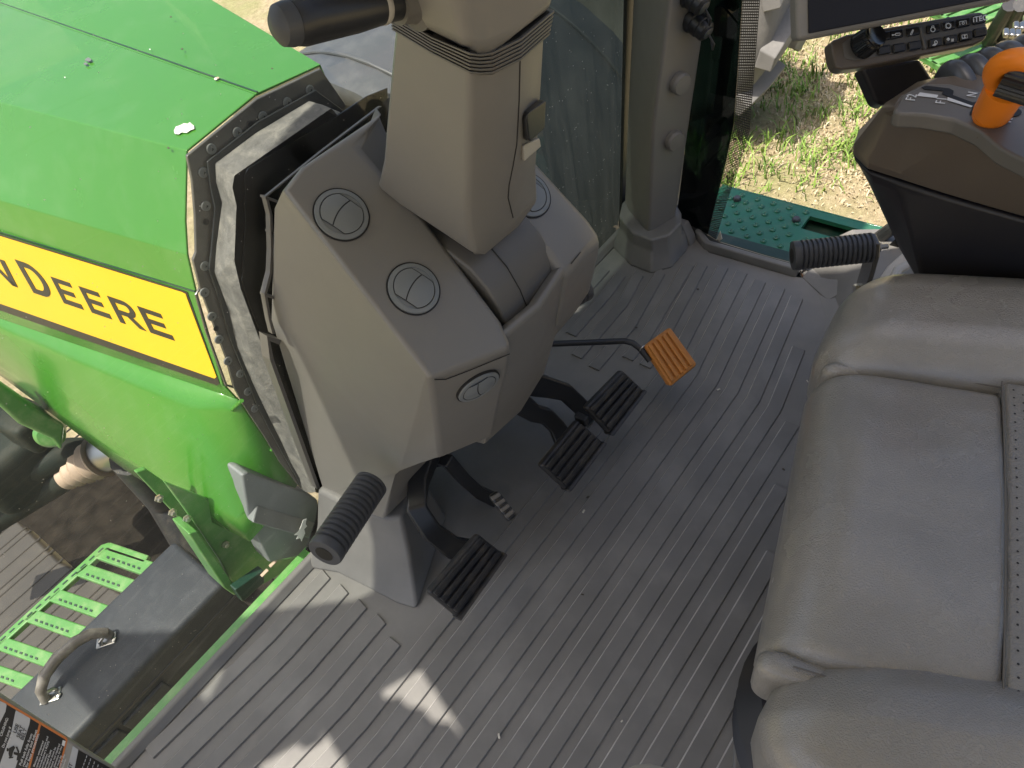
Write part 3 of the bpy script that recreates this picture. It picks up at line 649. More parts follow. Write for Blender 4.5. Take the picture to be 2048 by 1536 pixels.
q = quadpx([(1288, 690), (1341, 652), (1396, 728), (1342, 772)], (.15, .15, .105, .105)); base, n, P = pad(acc, q, 5, 'orange_pedal', thick=.012, mode=1)
mb = MB(); mb.prism([P(.0, .12, -.012), P(.0, .95, -.012), P(.10, .95, -.03), P(.10, .3, -.03)], P(.6, .5, 0) - P(0, .5, 0)); build(mb, 'pad_back', 'orange_pedal', acc, bevel=.004)
mb = MB(); rod = [at(1085, 688, z=.20), at(1120, 687, z=.19), at(1200, 684, z=.165), at(1248, 682, z=.15), at(1266, 686, z=.145), at(1280, 697, z=.14), at(1300, 722, z=.125)]
mb.tube(rod, .0062, 12); build(mb, 'rod', 'black_plastic', acc)
mb = MB(); mb.lathe(at(1283, 697, z=.14) , (rod[5] - rod[4]), [(.0068, 0), (.0095, .0005), (.0095, .0025), (.0068, .003)], 16); build(mb, 'clip', 'bare_steel', acc)
# ------------------------------------------------------------------ windshield
ws = thing('windshield', (.45, WSY, 0), 'wide clear windshield with black printed border round the console', 'windshield')
W = lambda px, py, dy=0: at(px, py, y=WSY + dy)
# clear pane on the left and over the hood, dusty pane on the right (sheet split behind the column)
XS = .79
mb = MB(); mb.poly([(-.36, WSY, -.03), (XS, WSY, -.03), (XS, WSY, 1.62), (-.36, WSY, 1.62)]); build(mb, 'pane', 'windshield_glass', ws, smooth=False)
mb = MB(); mb.poly([(XS, WSY, -.03), (1.26, WSY, -.03), (1.33, WSY, .5), (1.42, WSY, 1.62), (XS, WSY, 1.62)]); build(mb, 'dusty_pane', 'dusty_glass', ws, smooth=False, label='dusty right side of the glass streaked with dried dirt')
# printed border: solid black inside, rows of dots towards the clear glass
fr_in = [(775, 176), (735, 192), (668, 236), (580, 288), (498, 336), (490, 350), (492, 440), (488, 520), (484, 560), (500, 610), (532, 690), (570, 790), (610, 890), (640, 985), (632, 1040), (612, 1100)]
fr_core = [(775, 330), (640, 400), (600, 450), (600, 700), (640, 800), (660, 900), (668, 985), (656, 1040), (628, 1112)]
mb = MB(); mb.prism([W(*p, .004) for p in fr_in] + [W(*p, .004) for p in fr_core[::-1]], (0, .002, 0)); build(mb, 'printed_border', 'frit_black', ws, smooth=False)
# dot rows
mb = MB(); tot = 0
def along(poly, step):
    out = []; carry = 0
    for a, b in zip(poly[:-1], poly[1:]):
        a = Vector(a); b = Vector(b); L = (b - a).length; s = carry
        while s < L: out.append((a.lerp(b, s / L), (b - a).normalized())); s += step
        carry = s - L
    return out
for row, (off, r) in enumerate(((3.5, 2.5), (8.5, 2.3), (13, 1.9))):
    for k, (p, d) in enumerate(along(fr_in, 5.6)):
        nrm = Vector((d.y, -d.x)) ; q = p + d * (2.8 if row % 2 else 0) - nrm * -off
        q = p + Vector((d.y, -d.x)) * off * (1) + d * (2.8 if row % 2 else 0)
        if q.x > 772: continue
        mb.poly([W(q.x + r * math.cos(a), q.y + r * math.sin(a), .003) for a in (0, 1.047, 2.094, 3.1416, 4.189, 5.236)])
dots = build(mb, 'printed_dots', 'frit_black', ws, smooth=False); dots['kind'] = 'stuff'
mb = MB(); mb.prism([(XS + .0, WSY - .003, -.02), (1.235, WSY - .003, -.02), (1.235, WSY - .003, .0), (XS, WSY - .003, .0)], (0, -.012, 0)); build(mb, 'bottom_seal', 'seal_black', ws)
mb = MB(); mb.prism([(-.36, WSY - .004, -.02), (.13, WSY - .004, -.02), (.13, WSY - .004, .006), (-.36, WSY - .004, .006)], (0, -.006, 0)); build(mb, 'bottom_seal', 'seal_black', ws)
mb = MB(); mb.prism([at(1249, 455, y=.866), at(1243, 455, y=.866), at(1254, 0, y=.866), at(1262, -130, y=.866), at(1285, -130, y=.866), at(1268, 0, y=.866)], (0, .008, 0)); build(mb, 'side_seal', 'seal_black', ws, smooth=False)
# firewall behind the console, dark
fw = thing('firewall', (.46, .9, .1), 'black firewall panel between console and hood seal', 'panel')
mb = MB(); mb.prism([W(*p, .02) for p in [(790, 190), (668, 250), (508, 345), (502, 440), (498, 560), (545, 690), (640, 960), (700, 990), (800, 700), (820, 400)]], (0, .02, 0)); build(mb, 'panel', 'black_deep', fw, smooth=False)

# ------------------------------------------------------------------ hood
hood = thing('hood', (.49, 1.4, .1), 'bright green engine hood with yellow side decal ahead of the windshield', 'hood')
HY = .96
rear_px = [(640, 131), (512, 190), (375, 302), (372, 441), (376, 509), (388, 562), (393, 583), (447, 768), (474, 797)]
front_px = [(420, 0), (0, 10), (0, 205), (0, 326), (0, 400), (0, 446), (0, 464), (0, 610), (0, 636)]
RE = [at(*p, y=HY) for p in rear_px]; FE = []
for i, (p, r) in enumerate(zip(front_px, RE)):
    e = at(*p, z=r.z + (.03 if i == 0 else .006 if i == 1 else 0)); FE.append(r + (e - r) * ((3.4 - HY) / (e.y - HY)))
DX = Vector((0, 0, 0))
# right half mirrored about the crest so that the hood is a full body
xm = RE[1].x
RM = [Vector((RE[0].x + .004 * (i + 1), HY, p.z)) for i, p in enumerate(RE[3:])]; FM = [Vector((FE[0].x + .03 * (i + 1), p.y, p.z)) for i, p in enumerate(FE[3:])]
prof_r = RM[::-1] + RE; prof_f = FM[::-1] + FE
# inset creases: every panel is its own plate
def plate4(a, b, c, d, name, m, th=.004, parent=hood, bevel=.003):
    n = (b - a).cross(d - a).normalized(); mb = MB(); mb.prism([a, b, c, d], -n * th if n.dot(EYE - a) > 0 else n * th); return build(mb, name, m, parent, bevel=bevel, seg=2)
def hood_strip(i0, i1, name):
    mb = MB(); NS = 10; rings = []
    for s in range(NS + 1):
        f_ = s / NS; row = []
        for i in range(i0, i1 + 1):
            a = prof_r[i].lerp(prof_f[i], f_); row.append(a)
        rings.append(row)
    mb.loft(rings, cap=False, closed=False); o = build(mb, name, 'hood_green', hood, ang=12)
    md = o.modifiers.new('t', 'SOLIDIFY'); md.thickness = .004; md.offset = 0
    md = o.modifiers.new('b', 'BEVEL'); md.width = .003; md.segments = 3; md.limit_method = 'ANGLE'; md.angle_limit = rad(10); md.harden_normals = True
    return o
k0 = len(RM)          # index of RE[0] in prof
hood_strip(0, k0 + 1, 'hood_top'); hood_strip(k0 + 1, k0 + 6, 'hood_top'); hood_strip(k0 + 6, k0 + 8, 'side_panel')
# shut line along the crest
d = (FE[1] - RE[1]); mb = MB(); mb.tube([RE[1] + Vector((.004, 0, .0025)), FE[1] + Vector((.004, 0, .0025))], .0013, 6); build(mb, 'shut_line', 'dark_green', hood)
seamline([RE[6] + Vector((-.002, 0, .002)), FE[6] + Vector((-.002, 0, .002))], 'shut_line', .0012, hood, 'dark_green')
# yellow decal with lettering
sn = (FE[7] - RE[7]).cross(RE[6] - RE[7]).normalized(); sn = sn if sn.x < 0 else -sn
def side(px, py, off=0): return pl(px, py, RE[7] + sn * off, sn)
Z5 = zoomer(0, 400, .34180)
def decal(pts, off, th, name, m):
    mb = MB(); mb.prism([side(*Z5(p), off) for p in pts], -sn * th); return build(mb, name, m, hood, smooth=False)
decal([(-900, -78), (-900, 335), (1270, 1085), (1285, 1075), (1095, 540), (1070, 530)], .0030, .0008, 'decal_border', 'decal_black')
dy = decal([(-900, -65), (-900, 292), (1255, 1045), (1266, 1035), (1085, 552), (1062, 540)], .0040, .0008, 'decal', 'decal_yellow')
UPS = Vector((-80, -156)); UPB = Vector((-112, -196)); BX = Vector((1, .34)); BO = Vector((880, 776))
def glyph(name, x0, x1, up, strokes, hole=None):
    w = x1 - x0; o = BO + BX * (x0 - 880)
    G = lambda p: side(*Z5(o + BX * (w * p[0]) + up * p[1]), .0048)
    mb = MB()
    for s in strokes: mb.prism([G(p) for p in s], -sn * .0006)
    build(mb, name, 'decal_black', dy, smooth=False)
def R_(a, b, c, d): return [(a, b), (c, b), (c, d), (a, d)]
E_ = [R_(0, 0, .24, 1), R_(.24, 0, 1, .2), R_(.24, .42, .88, .60), R_(.24, .82, .97, 1)]
def arc(cx, cy, rx, ry, tx, ty, a0, a1, n=10):
    out = []
    for i in range(n):
        t0 = a0 + (a1 - a0) * i / n; t1 = a0 + (a1 - a0) * (i + 1) / n
        out.append([(cx + rx * math.cos(t0), cy + ry * math.sin(t0)), (cx + rx * math.cos(t1), cy + ry * math.sin(t1)), (cx + (rx - tx) * math.cos(t1), cy + (ry - ty) * math.sin(t1)), (cx + (rx - tx) * math.cos(t0), cy + (ry - ty) * math.sin(t0))])
    return out
hp_ = math.pi / 2
glyph('letter', 880, 1022, UPS, E_)
glyph('letter', 537, 655, UPS, E_); glyph('letter', 374, 490, UPS, E_)
glyph('letter', 704, 846, UPS, [R_(0, 0, .22, 1), R_(.22, .82, .60, 1), R_(.22, .36, .60, .54)] + arc(.60, .68, .36, .32, .22, .18, -hp_, hp_) + [[(.46, .40), (.70, .40), (1.08, 0), (.80, 0)]])
glyph('letter', 196, 330, UPB, [R_(0, 0, .24, 1), R_(.24, 0, .45, .17), R_(.24, .83, .45, 1)] + arc(.45, .5, .55, .5, .24, .17, -hp_, hp_, 12))
glyph('letter', -38, 104, UPS, [R_(0, 0, .22, 1), R_(.78, 0, 1, 1), [(.22, 1), (.0, 1), (.78, 0), (1, 0)]])
glyph('letter', -200, -62, UPS, [R_(0, 0, .22, 1), R_(.78, 0, 1, 1), R_(.22, .4, .78, .6)])
glyph('letter', -370, -226, UPS, arc(.5, .5, .5, .5, .23, .18, 0, 2 * math.pi, 22))
glyph('letter', -500, -400, UPB, [R_(.7, .25, 1, 1)] + arc(.5, .25, .5, .25, .28, .16, -math.pi, 0, 10))
# lower skirt
sk_e2 = at(594, 968, y=.955); sk_e3 = at(500, 1082, z=.10); sk_m = at(250, 937, z=.10); sk_f = at(0, 748, z=.10)
up_r = RE[8]; up_f = FE[8]; sk_ff = sk_f + (sk_f - sk_m) * 2.5
cup = pl(560, 880, RE[8], sn)
S1 = at(478, 800, y=.955); S2 = at(545, 905, y=.955); M1 = at(330, 860, x=.10); M2 = at(130, 760, x=.075)
UU = [up_r.lerp(up_f, q) for q in (0, .02, .05, .10, .17, .26, .36, 1)]
LL_ = [sk_e2, at(560, 1015, y=.955), sk_e3, at(380, 1020, z=.10), sk_m, at(120, 838, z=.10), sk_f, sk_ff]
rows = []
for k in range(8):
    col = []
    for j in range(7):
        s_ = j / 6; p = UU[k].lerp(LL_[k], s_) + Vector((-.007 * math.sin(math.pi * s_) * (1 if k > 1 else .35 * k), 0, .003 * math.sin(math.pi * s_))); col.append(p)
    rows.append(col)
mb = MB(); mb.loft(rows, cap=False, closed=False); o = build(mb, 'skirt', 'hood_green', hood, ang=80)
V = [up_r, S1, S2, sk_e2] + [None] * 8 + [UU[3]]
md = o.modifiers.new('t', 'SOLIDIFY'); md.thickness = .005; md.offset = 0
# pressed recess at the skirt's rear edge
sk_n = (V[12] - V[3]).cross(V[2] - V[3]).normalized(); sk_n = sk_n if sk_n.x < 0 else -sk_n
for pts in ([(482, 803), (432, 850), (455, 882), (545, 902)],):
    mb = MB(); mb.tube([pl(x, y, V[2], sk_n) + sk_n * -.002 for x, y in pts], .0035, 8); build(mb, 'crease', 'hood_green', hood)
mat('dropping', (.6, .6, .56), .9, var=.3, vscale=90)
# bird dropping and grime spots on the hood top
tn = (FE[2] - RE[2]).cross(RE[1] - RE[2]).normalized(); tn = tn if tn.z > 0 else -tn
def blotch(pts, name, m, cx, cy):
    P = [pl(x, y, RE[2] + tn * .0035, tn) for x, y in pts]; mb = MB(); mb.prism(P, tn * .0006); return build(mb, name, m, hood, smooth=False)
blotch([(348, 262), (352, 254), (361, 251), (368, 247), (376, 248), (380, 245), (388, 252), (389, 258), (381, 261), (374, 266), (364, 265), (358, 269), (350, 268)], 'bird_dropping', 'dropping', 368, 257)
for px, py, s, m in ((432, 158, 4, 'debris_pale'), (436, 156, 3, 'boot_beige'), (176, 120, 6, 'washer_grey'), (171, 128, 4, 'washer_grey'), (342, 34, 2, 'debris_dark'), (364, 98, 2.5, 'debris_dark'), (544, 137, 2, 'debris_dark'), (337, 296, 3, 'debris_dark'), (300, 99, 1.5, 'print_white'), (130, 155, 1.5, 'print_white')):
    blotch([(px + s * math.cos(a) * random.uniform(.6, 1.2), py + s * .7 * math.sin(a) * random.uniform(.6, 1.2)) for a in [k * .7 for k in range(9)]], 'grime_spot', m, px, py)
# ------------------------------------------------------------------ seal ring behind the hood
sr = thing('hood_seal', (.4, .95, .1), 'dark hood seal ring with push fasteners and a dusty grey foam strip', 'seal')
outer = [(694, 212), (642, 137), (514, 198), (374, 312), (384, 360), (390, 430), (392, 505), (386, 520), (400, 575), (424, 640), (452, 715), (468, 775), (490, 815), (528, 872), (560, 925), (600, 975)]
midl = [(684, 226), (626, 204), (520, 268), (438, 330), (440, 368), (452, 410), (440, 500), (436, 548), (466, 630), (482, 700), (512, 770), (540, 830), (570, 890), (588, 930), (605, 960), (612, 985)]
inner = [(676, 232), (664, 217), (560, 290), (470, 352), (466, 375), (474, 410), (472, 470), (470, 520), (482, 575), (510, 650), (540, 730), (572, 800), (600, 868), (616, 905), (628, 950), (632, 985)]
def ribbon(A, B, y, th, name, m, bev=.0):
    mb = MB(); n = len(A); rings = []
    for p, q in zip(A, B): a = at(*p, y=y); b = at(*q, y=y); rings.append([a, b, b + Vector((0, th, 0)), a + Vector((0, th, 0))])
    mb.loft(rings); return build(mb, name, m, sr, bevel=bev)
ribbon(outer, [((a[0] * .3 + b[0] * .7), (a[1] * .3 + b[1] * .7)) for a, b in zip(outer, midl)], .945, .006, 'flange', 'flange_grey', .002)
ribbon([((a[0] * .36 + b[0] * .64), (a[1] * .36 + b[1] * .64)) for a, b in zip(outer, midl)], [(b[0] + 3, b[1] + 2) for b in midl], .938, .004, 'rubber_lip', 'seal_black', .0015)
rings = []
for p, q in zip(midl, inner):
    a = at(*p, y=.928); b = at(*q, y=.888); rings.append([a, a.lerp(b, .5) + Vector((-.002, -.003, .003)), b, b + Vector((0, .012, 0)), a + Vector((0, .012, 0))])
mb = MB(); mb.loft(rings); build(mb, 'foam', 'foam_grey', sr, bevel=.002)
ribbon([(b[0] - 3, b[1] - 1) for b in inner], [(b[0] + 40, b[1] + 12) for b in inner], .925, .01, 'backing', 'seal_black')
wpx = [(620, 180), (575, 205), (526, 233), (475, 265), (423, 298), (407, 345), (412, 412), (410, 532), (409, 585), (424, 633), (438, 679), (456, 722), (481, 747), (496, 783), (510, 817)]
wm = None
for px, py in wpx:
    c = at(px, py, y=.9435)
    if wm is None:
        mb = MB(); mb.lathe(c, (0, -1, 0), [(.0074, -.001), (.0074, .0004), (.0066, .0012), (.003, .0013), (.0028, .0004), (0, .0003)], 24); wm = build(mb, 'push_fastener', 'washer_grey', sr); w0_ = c
        mb = MB(); mb.prism([c + Vector((dx * .0022, -.003, dz * .0022)) for dx, dz in ((-1, -.7), (1, -.2), (.2, 1))], (0, -.0005, 0)); tri = build(mb, 'arrow', 'black_deep', wm, smooth=False)
    else:
        w2 = twin(wm, sr, c - w0_); t2 = tri.copy(); COL.objects.link(t2); t2.parent = w2
mb = MB()
for px, py in ((501, 248), (412, 444), (432, 657)): mb.lathe(at(px, py, y=.9435), (0, -1, 0), [(.0045, 0), (.0045, .0008), (0, .0008)], 16)
build(mb, 'hole_plugs', 'black_deep', sr)
# bare metal edge trim
mb = MB(); mb.tube([at(x, y, y=.952) for x, y in ((388, 330), (400, 380), (404, 440), (402, 508), (392, 514))], .0028, 8); build(mb, 'edge_trim', 'boot_beige', sr)
mb = MB(); mb.tube([at(x, y, y=.952) for x, y in ((390, 516), (404, 560), (398, 580), (392, 588), (412, 660), (452, 770), (470, 775))], .0022, 8); build(mb, 'edge_trim', 'flange_grey', sr)
# ------------------------------------------------------------------ outside left: bracket, green frame, steps, toolbox
gb = thing('plastic_cowl', at(560, 1100, y=.94), 'grey moulded cowl with a white scrape at the base of the windshield', 'cowl')
mb = MB(); A = [at(484, 948, y=.945), at(604, 1000, y=.945), at(612, 985, y=.945), at(636, 1000, y=.945), at(640, 1030, y=.945), at(622, 1098, y=.945), at(600, 1110, y=.945), at(540, 1128, y=.945), at(500, 1050, y=.945), at(516, 1010, y=.945)]
A = [at(x, y, y=.945) for x, y in ((484, 950), (496, 945), (612, 985), (636, 1000), (640, 1030), (622, 1098), (600, 1112), (540, 1126), (498, 1046))]
mb.prism(A, (0, .05, 0)); build(mb, 'cowl_body', 'cowl_grey', gb, bevel=.005)
mb = MB(); mb.prism([at(512, 1008, y=.938), at(632, 1048, y=.938), at(624, 1092, y=.938), at(500, 1062, y=.938), at(498, 1040, y=.938)], (0, -.0, .006)); 
mb = MB(); mb.prism([at(514, 1010, y=.944), at(634, 1046, y=.944), at(628, 1080, y=.915), at(505, 1045, y=.915)], (0, .03, -.015)); build(mb, 'cowl_ledge', 'cowl_grey', gb, bevel=.004)
mb = MB(); P_ = [(606, 1040), (613, 1037), (611, 1048), (614, 1052), (608, 1058), (610, 1066), (603, 1082), (600, 1076), (593, 1078), (596, 1070), (588, 1070), (597, 1062), (602, 1052)]
mb.prism([at(x, y, y=.913) for x, y in P_], (0, -.0006, 0)); build(mb, 'scrape', 'print_white', gb, smooth=False)
fr_ = thing('frame_bracket', at(420, 1120, y=1.05), 'bright green bolted frame bracket under the hood skirt', 'bracket')
def gp(pts, y, th, name='plate', m='frame_green', parent=fr_, bev=.003):
    mb = MB(); mb.prism([at(*p, y=y) for p in pts], (0, th, 0)); return build(mb, name, m, parent, bevel=bev)
gp([(272, 945), (292, 938), (335, 968), (402, 1062), (498, 1180), (470, 1188), (430, 1130), (372, 1052)], 1.08, .012)
gp([(330, 965), (420, 1000), (510, 1060), (545, 1125), (600, 1112), (612, 1120), (480, 1196), (440, 1120), (400, 1060)], 1.03, .012)
gp([(378, 1068), (395, 1062), (462, 1160), (482, 1178), (470, 1192), (450, 1178)], .99, .06, 'rib_plate')
gp([(470, 1180), (528, 1140), (530, 1165), (486, 1205)], .96, .02, 'foot_plate', 'dark_green')
for px, py in ((317, 996), (344, 1024), (373, 1036), (450, 1088)):
    mb = MB(); mb.lathe(at(px, py, y=1.027), (0, -1, 0), [(.008, 0), (.008, .003), (.0055, .003), (.0055, .008), (.004, .009)], 6); build(mb, 'bolt', 'zinc', fr_, smooth=False)
sb = thing('sill_beam', (-.1, .92, -.06), 'bright green steel sill running along the foot of the windshield', 'beam')
mb = MB(); mb.prism([(-.9, .888, -.03), (.20, .888, -.03), (.20, .925, -.03), (-.9, .925, -.03)], (0, 0, -.05)); build(mb, 'beam', 'frame_green', sb, bevel=.003)
sl_ = None
for k in range(3):
    mb = MB(); x = .03 + .03 * k; mb.prism([at(520 + 17 * k, 1150 - 19 * k, z=-.0295), at(533 + 17 * k, 1137 - 19 * k, z=-.0295), at(537 + 17 * k, 1141 - 19 * k, z=-.0295), at(524 + 17 * k, 1154 - 19 * k, z=-.0295)], (0, 0, -.002)); build(mb, 'slot', 'boot_beige', sb, smooth=False)
# toolbox
tz = -.20
TA = at(345, 1080, z=tz); TB = at(446, 1166, z=tz); TC = at(140, 1524, z=tz); TD = at(12, 1400, z=tz)
tb = thing('toolbox', (TA + TC) / 2 + Vector((0, 0, -.25)), 'dark grey plastic toolbox with a bent carry handle outside the windshield', 'toolbox')
ux = (TA - TD).normalized(); xx = (TA - TD).length; uy = (TA - TB); uy = (uy - ux * uy.dot(ux)); wy = uy.length; uy.normalize(); uz = Vector((0, 0, 1))
cen = TB - ux * (xx * .5 + .10) + uy * wy * .5 + Vector((0, 0, -.125))
mb = MB(); mb.rbox(cen, [ux, uy, uz], (xx / 2 + .10, wy / 2, .125), (.014, .014, .014), 3); build(mb, 'body', 'box_grey', tb)
mb = MB(); mb.rbox(cen + Vector((0, 0, .06)), [ux, uy, uz], (xx / 2 + .103, wy / 2 + .003, .004), .003, 2); build(mb, 'lid_seam', 'black_plastic', tb)
for off in (-.16, .02, .14):
    mb = MB(); mb.rbox(cen + ux * (off - .1) - uy * (wy / 2 + .003) + Vector((0, 0, .012)), [ux, uy, uz], (.055, .006, .03), .005, 2); build(mb, 'rib_panel', 'box_grey', tb)
h0 = at(222, 1272, z=tz); h1 = at(92, 1402, z=tz); hm = [h0, h0 + Vector((0, 0, .02)), h0.lerp(h1, .12) + Vector((0, .012, .038)), h0.lerp(h1, .3) + Vector((0, .02, .046)), h0.lerp(h1, .55) + Vector((0, .022, .047)), h0.lerp(h1, .78) + Vector((0, .016, .042)), h0.lerp(h1, .93) + Vector((0, .006, .028)), h1]
mb = MB(); mb.tube(hm, [.010, .011, .0125, .013, .013, .0125, .011, .010], 14); hd = build(mb, 'handle', 'handle_worn', tb)
for p, s in ((h0, 1), (h1, -1)):
    b = p - ux * .012 * s + Vector((0, 0, .001))
    mb = MB(); mb.rbox(b + ux * .0, [ux * .8 - uy * .6, uy * .8 + ux * .6, uz], (.022, .014, .002), .002, 1); build(mb, 'clamp_plate', 'bare_steel', tb)
    mb = MB(); mb.tube([b + Vector((-.012, 0, 0)), b + Vector((-.008, 0, .012)), b + Vector((.004, 0, .016)), b + Vector((.014, 0, .01)), b + Vector((.016, 0, 0))], .005, 10); build(mb, 'clamp', 'bare_steel', tb)
    mb = MB(); mb.lathe(b + ux * .012 - uy * .016 + Vector((0, 0, .002)), uz, [(.006, 0), (.006, .002), (.003, .004), (0, .004)], 12); build(mb, 'rivet', 'bare_steel', tb)
# steps: pressed green tread plate with slots between the rungs
sz = -.36
st_ = thing('access_step', at(150, 1250, z=sz), 'bright green pressed steel step with toothed rungs behind the toolbox', 'step')
Z9 = zoomer(0, 1011, .3418)
def sp(p, dz=0): return at(*Z9(p), z=sz + dz)
def bar(pts, name='rung', th=.018, dz=0):
    mb = MB(); mb.prism([sp(p, dz) for p in pts], (0, 0, -th)); return build(mb, name, 'frame_green', st_, bevel=.004)
bar([(640, 212), (590, 228), (-300, 1040), (-270, 1070), (612, 268), (650, 258)], 'rail')
bar([(640, 212), (870, 290), (840, 340), (620, 268)], 'rail')
for (x, y) in ((620, 272), (500, 372), (340, 520), (200, 640), (20, 800), (-120, 930)):
    o = bar([(x - 72, y + 32), (x + 8, y - 34), (x + 330, y + 74), (x + 262, y + 152)])
    for k in range(7):
        mb = MB(); q = (x + 6 + 30 * k, y + 22 + 10.5 * k); mb.prism([sp(q, .0015), sp((q[0] + 14, q[1] + 5), .0015), sp((q[0] + 10, q[1] + 18), .0015), sp((q[0] - 4, q[1] + 13), .0015)], (0, 0, -.004)); build(mb, 'tooth', 'dark_green', o, smooth=False)
for k in range(14):
    a = (600 - 52 * k, 245 + 47 * k); mb = MB(); mb.prism([sp(a, .0012), sp((a[0] - 30, a[1] + 27), .0012), sp((a[0] - 24, a[1] + 31), .0012), sp((a[0] + 6, a[1] + 4), .0012)], (0, 0, -.003)); build(mb, 'slot', 'dark_green', st_, smooth=False)
# front axle with cardan boot, under the hood
ax_ = thing('front_axle', (-.3, 1.9, -.6), 'dark front axle and drive shaft with ribbed beige boot below the hood', 'axle')
A = at(215, 905, y=1.75); B = at(40, 1010, y=1.95); dv = (B - A).normalized()
mb = MB(); mb.lathe(A - dv * .05, dv, [(.05, -.03), (.055, .0), (.055, .06), (.05, .07)], 28); build(mb, 'steel_sleeve', 'bare_steel', ax_)
prof = [];
for k in range(5): s = .075 + .032 * k; r = .062 - .006 * k; prof += [(r, s), (r * .8, s + .016)]
mb = MB(); mb.lathe(A - dv * .05, dv, prof, 28); build(mb, 'boot', 'boot_beige', ax_)
mb = MB(); mb.lathe(A - dv * .05, dv, [(.036, .2), (.038, .5), (.045, .52), (.045, .8)], 24); build(mb, 'shaft', 'axle_dark', ax_)
mb = MB(); mb.rbox(at(20, 905, y=2.0), [(1, 0, 0), (0, 1, 0), (0, 0, 1)], (.12, .14, .09), .04, 3); build(mb, 'housing', 'axle_dark', ax_)
mb = MB(); mb.rbox(at(60, 850, y=1.8), [(1, .2, 0), (-.2, 1, 0), (0, 0, 1)], (.05, .06, .05), .02, 3); build(mb, 'port_block', 'axle_dark', ax_)
mb = MB(); mb.prism([at(-20, 752, y=1.6), at(70, 815, y=1.6), at(132, 850, y=1.6), at(126, 905, y=1.6), at(105, 880, y=1.6), at(40, 850, y=1.6), at(-20, 795, y=1.6)], (0, .06, 0)); build(mb, 'link_arm', 'frame_green', ax_, bevel=.01)
mb = MB(); mb.lathe(at(104, 858, y=1.66), (-.4, -.8, .3), [(.03, 0), (.034, .03), (.024, .04), (0, .042)], 24); build(mb, 'pivot_cap', 'frame_green', ax_)
mb = MB(); mb.tube([at(-40, 1000, y=2.0), at(60, 940, y=1.9), at(140, 905, y=1.85), at(260, 900, y=1.8), at(420, 1000, y=1.7)], .042, 16); build(mb, 'beam', 'axle_dark', ax_)
mb = MB(); mb.tube([at(260, 915, y=1.6), at(330, 1000, y=1.7), at(400, 1120, y=1.6)], .05, 12); build(mb, 'hose_bundle', 'black_rubber', ax_)
mat('reflection_brown', (.038, .032, .026), .5, var=.15, dirt=(.07, .06, .046), dirt_amt=.5); mat('shade_brown', (.016, .013, .010), .9, var=.5, vscale=20, bump=.8, bscale=40, spec=.1)  # browns imitating the mat's reflection and the shaded ground
tk = thing('mat_reflection', at(100, 1150, z=-.75), 'added brown grey ribbed panel imitating the mat reflected in the windshield', 'reflection panel')  # added panel, its ribs imitate the mat mirrored in the glass
mb = MB(); TP = [at(-60, 965, z=-.72), at(40, 1040, z=-.72), at(120, 1120, z=-.72), at(330, 1225, z=-.72), at(520, 1330, z=-.72), at(300, 1500, z=-.72), at(-60, 1500, z=-.72)]
mb.prism(TP, (0, 0, -.3)); build(mb, 'shell', 'reflection_brown', tk, bevel=.015)
for k in range(34):
    yy = 1.15 + .052 * k + .012 * (k % 3); mb = MB(); mb.tube([Vector((-1.3, yy, -.7205)), Vector((.2, yy, -.7205))], .0035, 6); build(mb, 'rib', 'reflection_brown', tk)
pn_ = thing('ground_shade', at(300, 1050, z=-.9), 'added dark brown sheet standing in for shaded ground under the engine', 'shade sheet')  # added sheet, shade on the ground put in as dark colour
mb = MB(); mb.prism([at(-40, 985, z=-.70), at(120, 965, z=-.70), at(290, 935, z=-.70), at(500, 1080, z=-.70), at(560, 1180, z=-.70), at(420, 1300, z=-.70), at(330, 1222, z=-.70), at(160, 1148, z=-.70), at(66, 1062, z=-.70), at(-40, 1000, z=-.70)], (0, 0, -.015)); build(mb, 'plate', 'shade_brown', pn_, bevel=.01)
# ------------------------------------------------------------------ left pillar with warning labels
lp = thing('left_pillar', (-.4, .84, 0), 'taupe left cab pillar carrying the warning labels at the lower left', 'pillar')
PY = .80
def LP(px, py, dy=0): return at(px, py, y=PY + dy)
e0 = LP(-60, 1352); e1 = LP(245, 1548)
dirp = (e0 - e1); 
T_ = e1 + dirp * 6; Bp = e1 - dirp * .35
mb = MB(); mb.prism([Bp, T_, T_ + Vector((-.12, 0, 0)), Bp + Vector((-.12, 0, 0))], (0, .014, 0)); build(mb, 'trim', 'taupe_pale', lp, bevel=.004)
Z8 = zoomer(0, 1350, .12207)
def L8(p, dy): return LP(*Z8(p), dy)
wl_ = thing('warning_label', LP(100, 1480, -.002), 'black, white and orange seat belt warning sticker on the left pillar', 'sticker')
def lab(pts, dy, name, m, root): mb = MB(); mb.prism([L8(p, dy) for p in pts], (0, .0002, 0)); return build(mb, name, m, root, smooth=False)
lab([(-700, 40), (0, 405), (1085, 1040), (1105, 1085), (980, 1560), (950, 1900), (-700, 1900)], -.0006, 'label_black', 'decal_black', wl_)
lab([(-700, -20), (0, 375), (1090, 1020), (1112, 1060), (985, 1540), (960, 1540), (1075, 1072), (1060, 1052), (0, 415), (-700, 20)], -.0010, 'label_border', 'print_orange', wl_)
lab([(640, 800), (672, 815), (490, 1540), (455, 1540)], -.0010, 'label_divider', 'print_orange', wl_)
lab([(262, 580), (480, 700), (495, 722), (480, 810), (240, 1560), (-30, 1560), (-10, 1480), (180, 960), (250, 620)], -.0010, 'label_panel', 'print_silver', wl_)
lab([(-200, 330), (95, 470), (108, 490), (90, 600), (-60, 900), (-200, 900)], -.0010, 'label_panel', 'print_silver', wl_)
TU = Vector((75, -205)).normalized(); TV = Vector((-90, -48)).normalized()
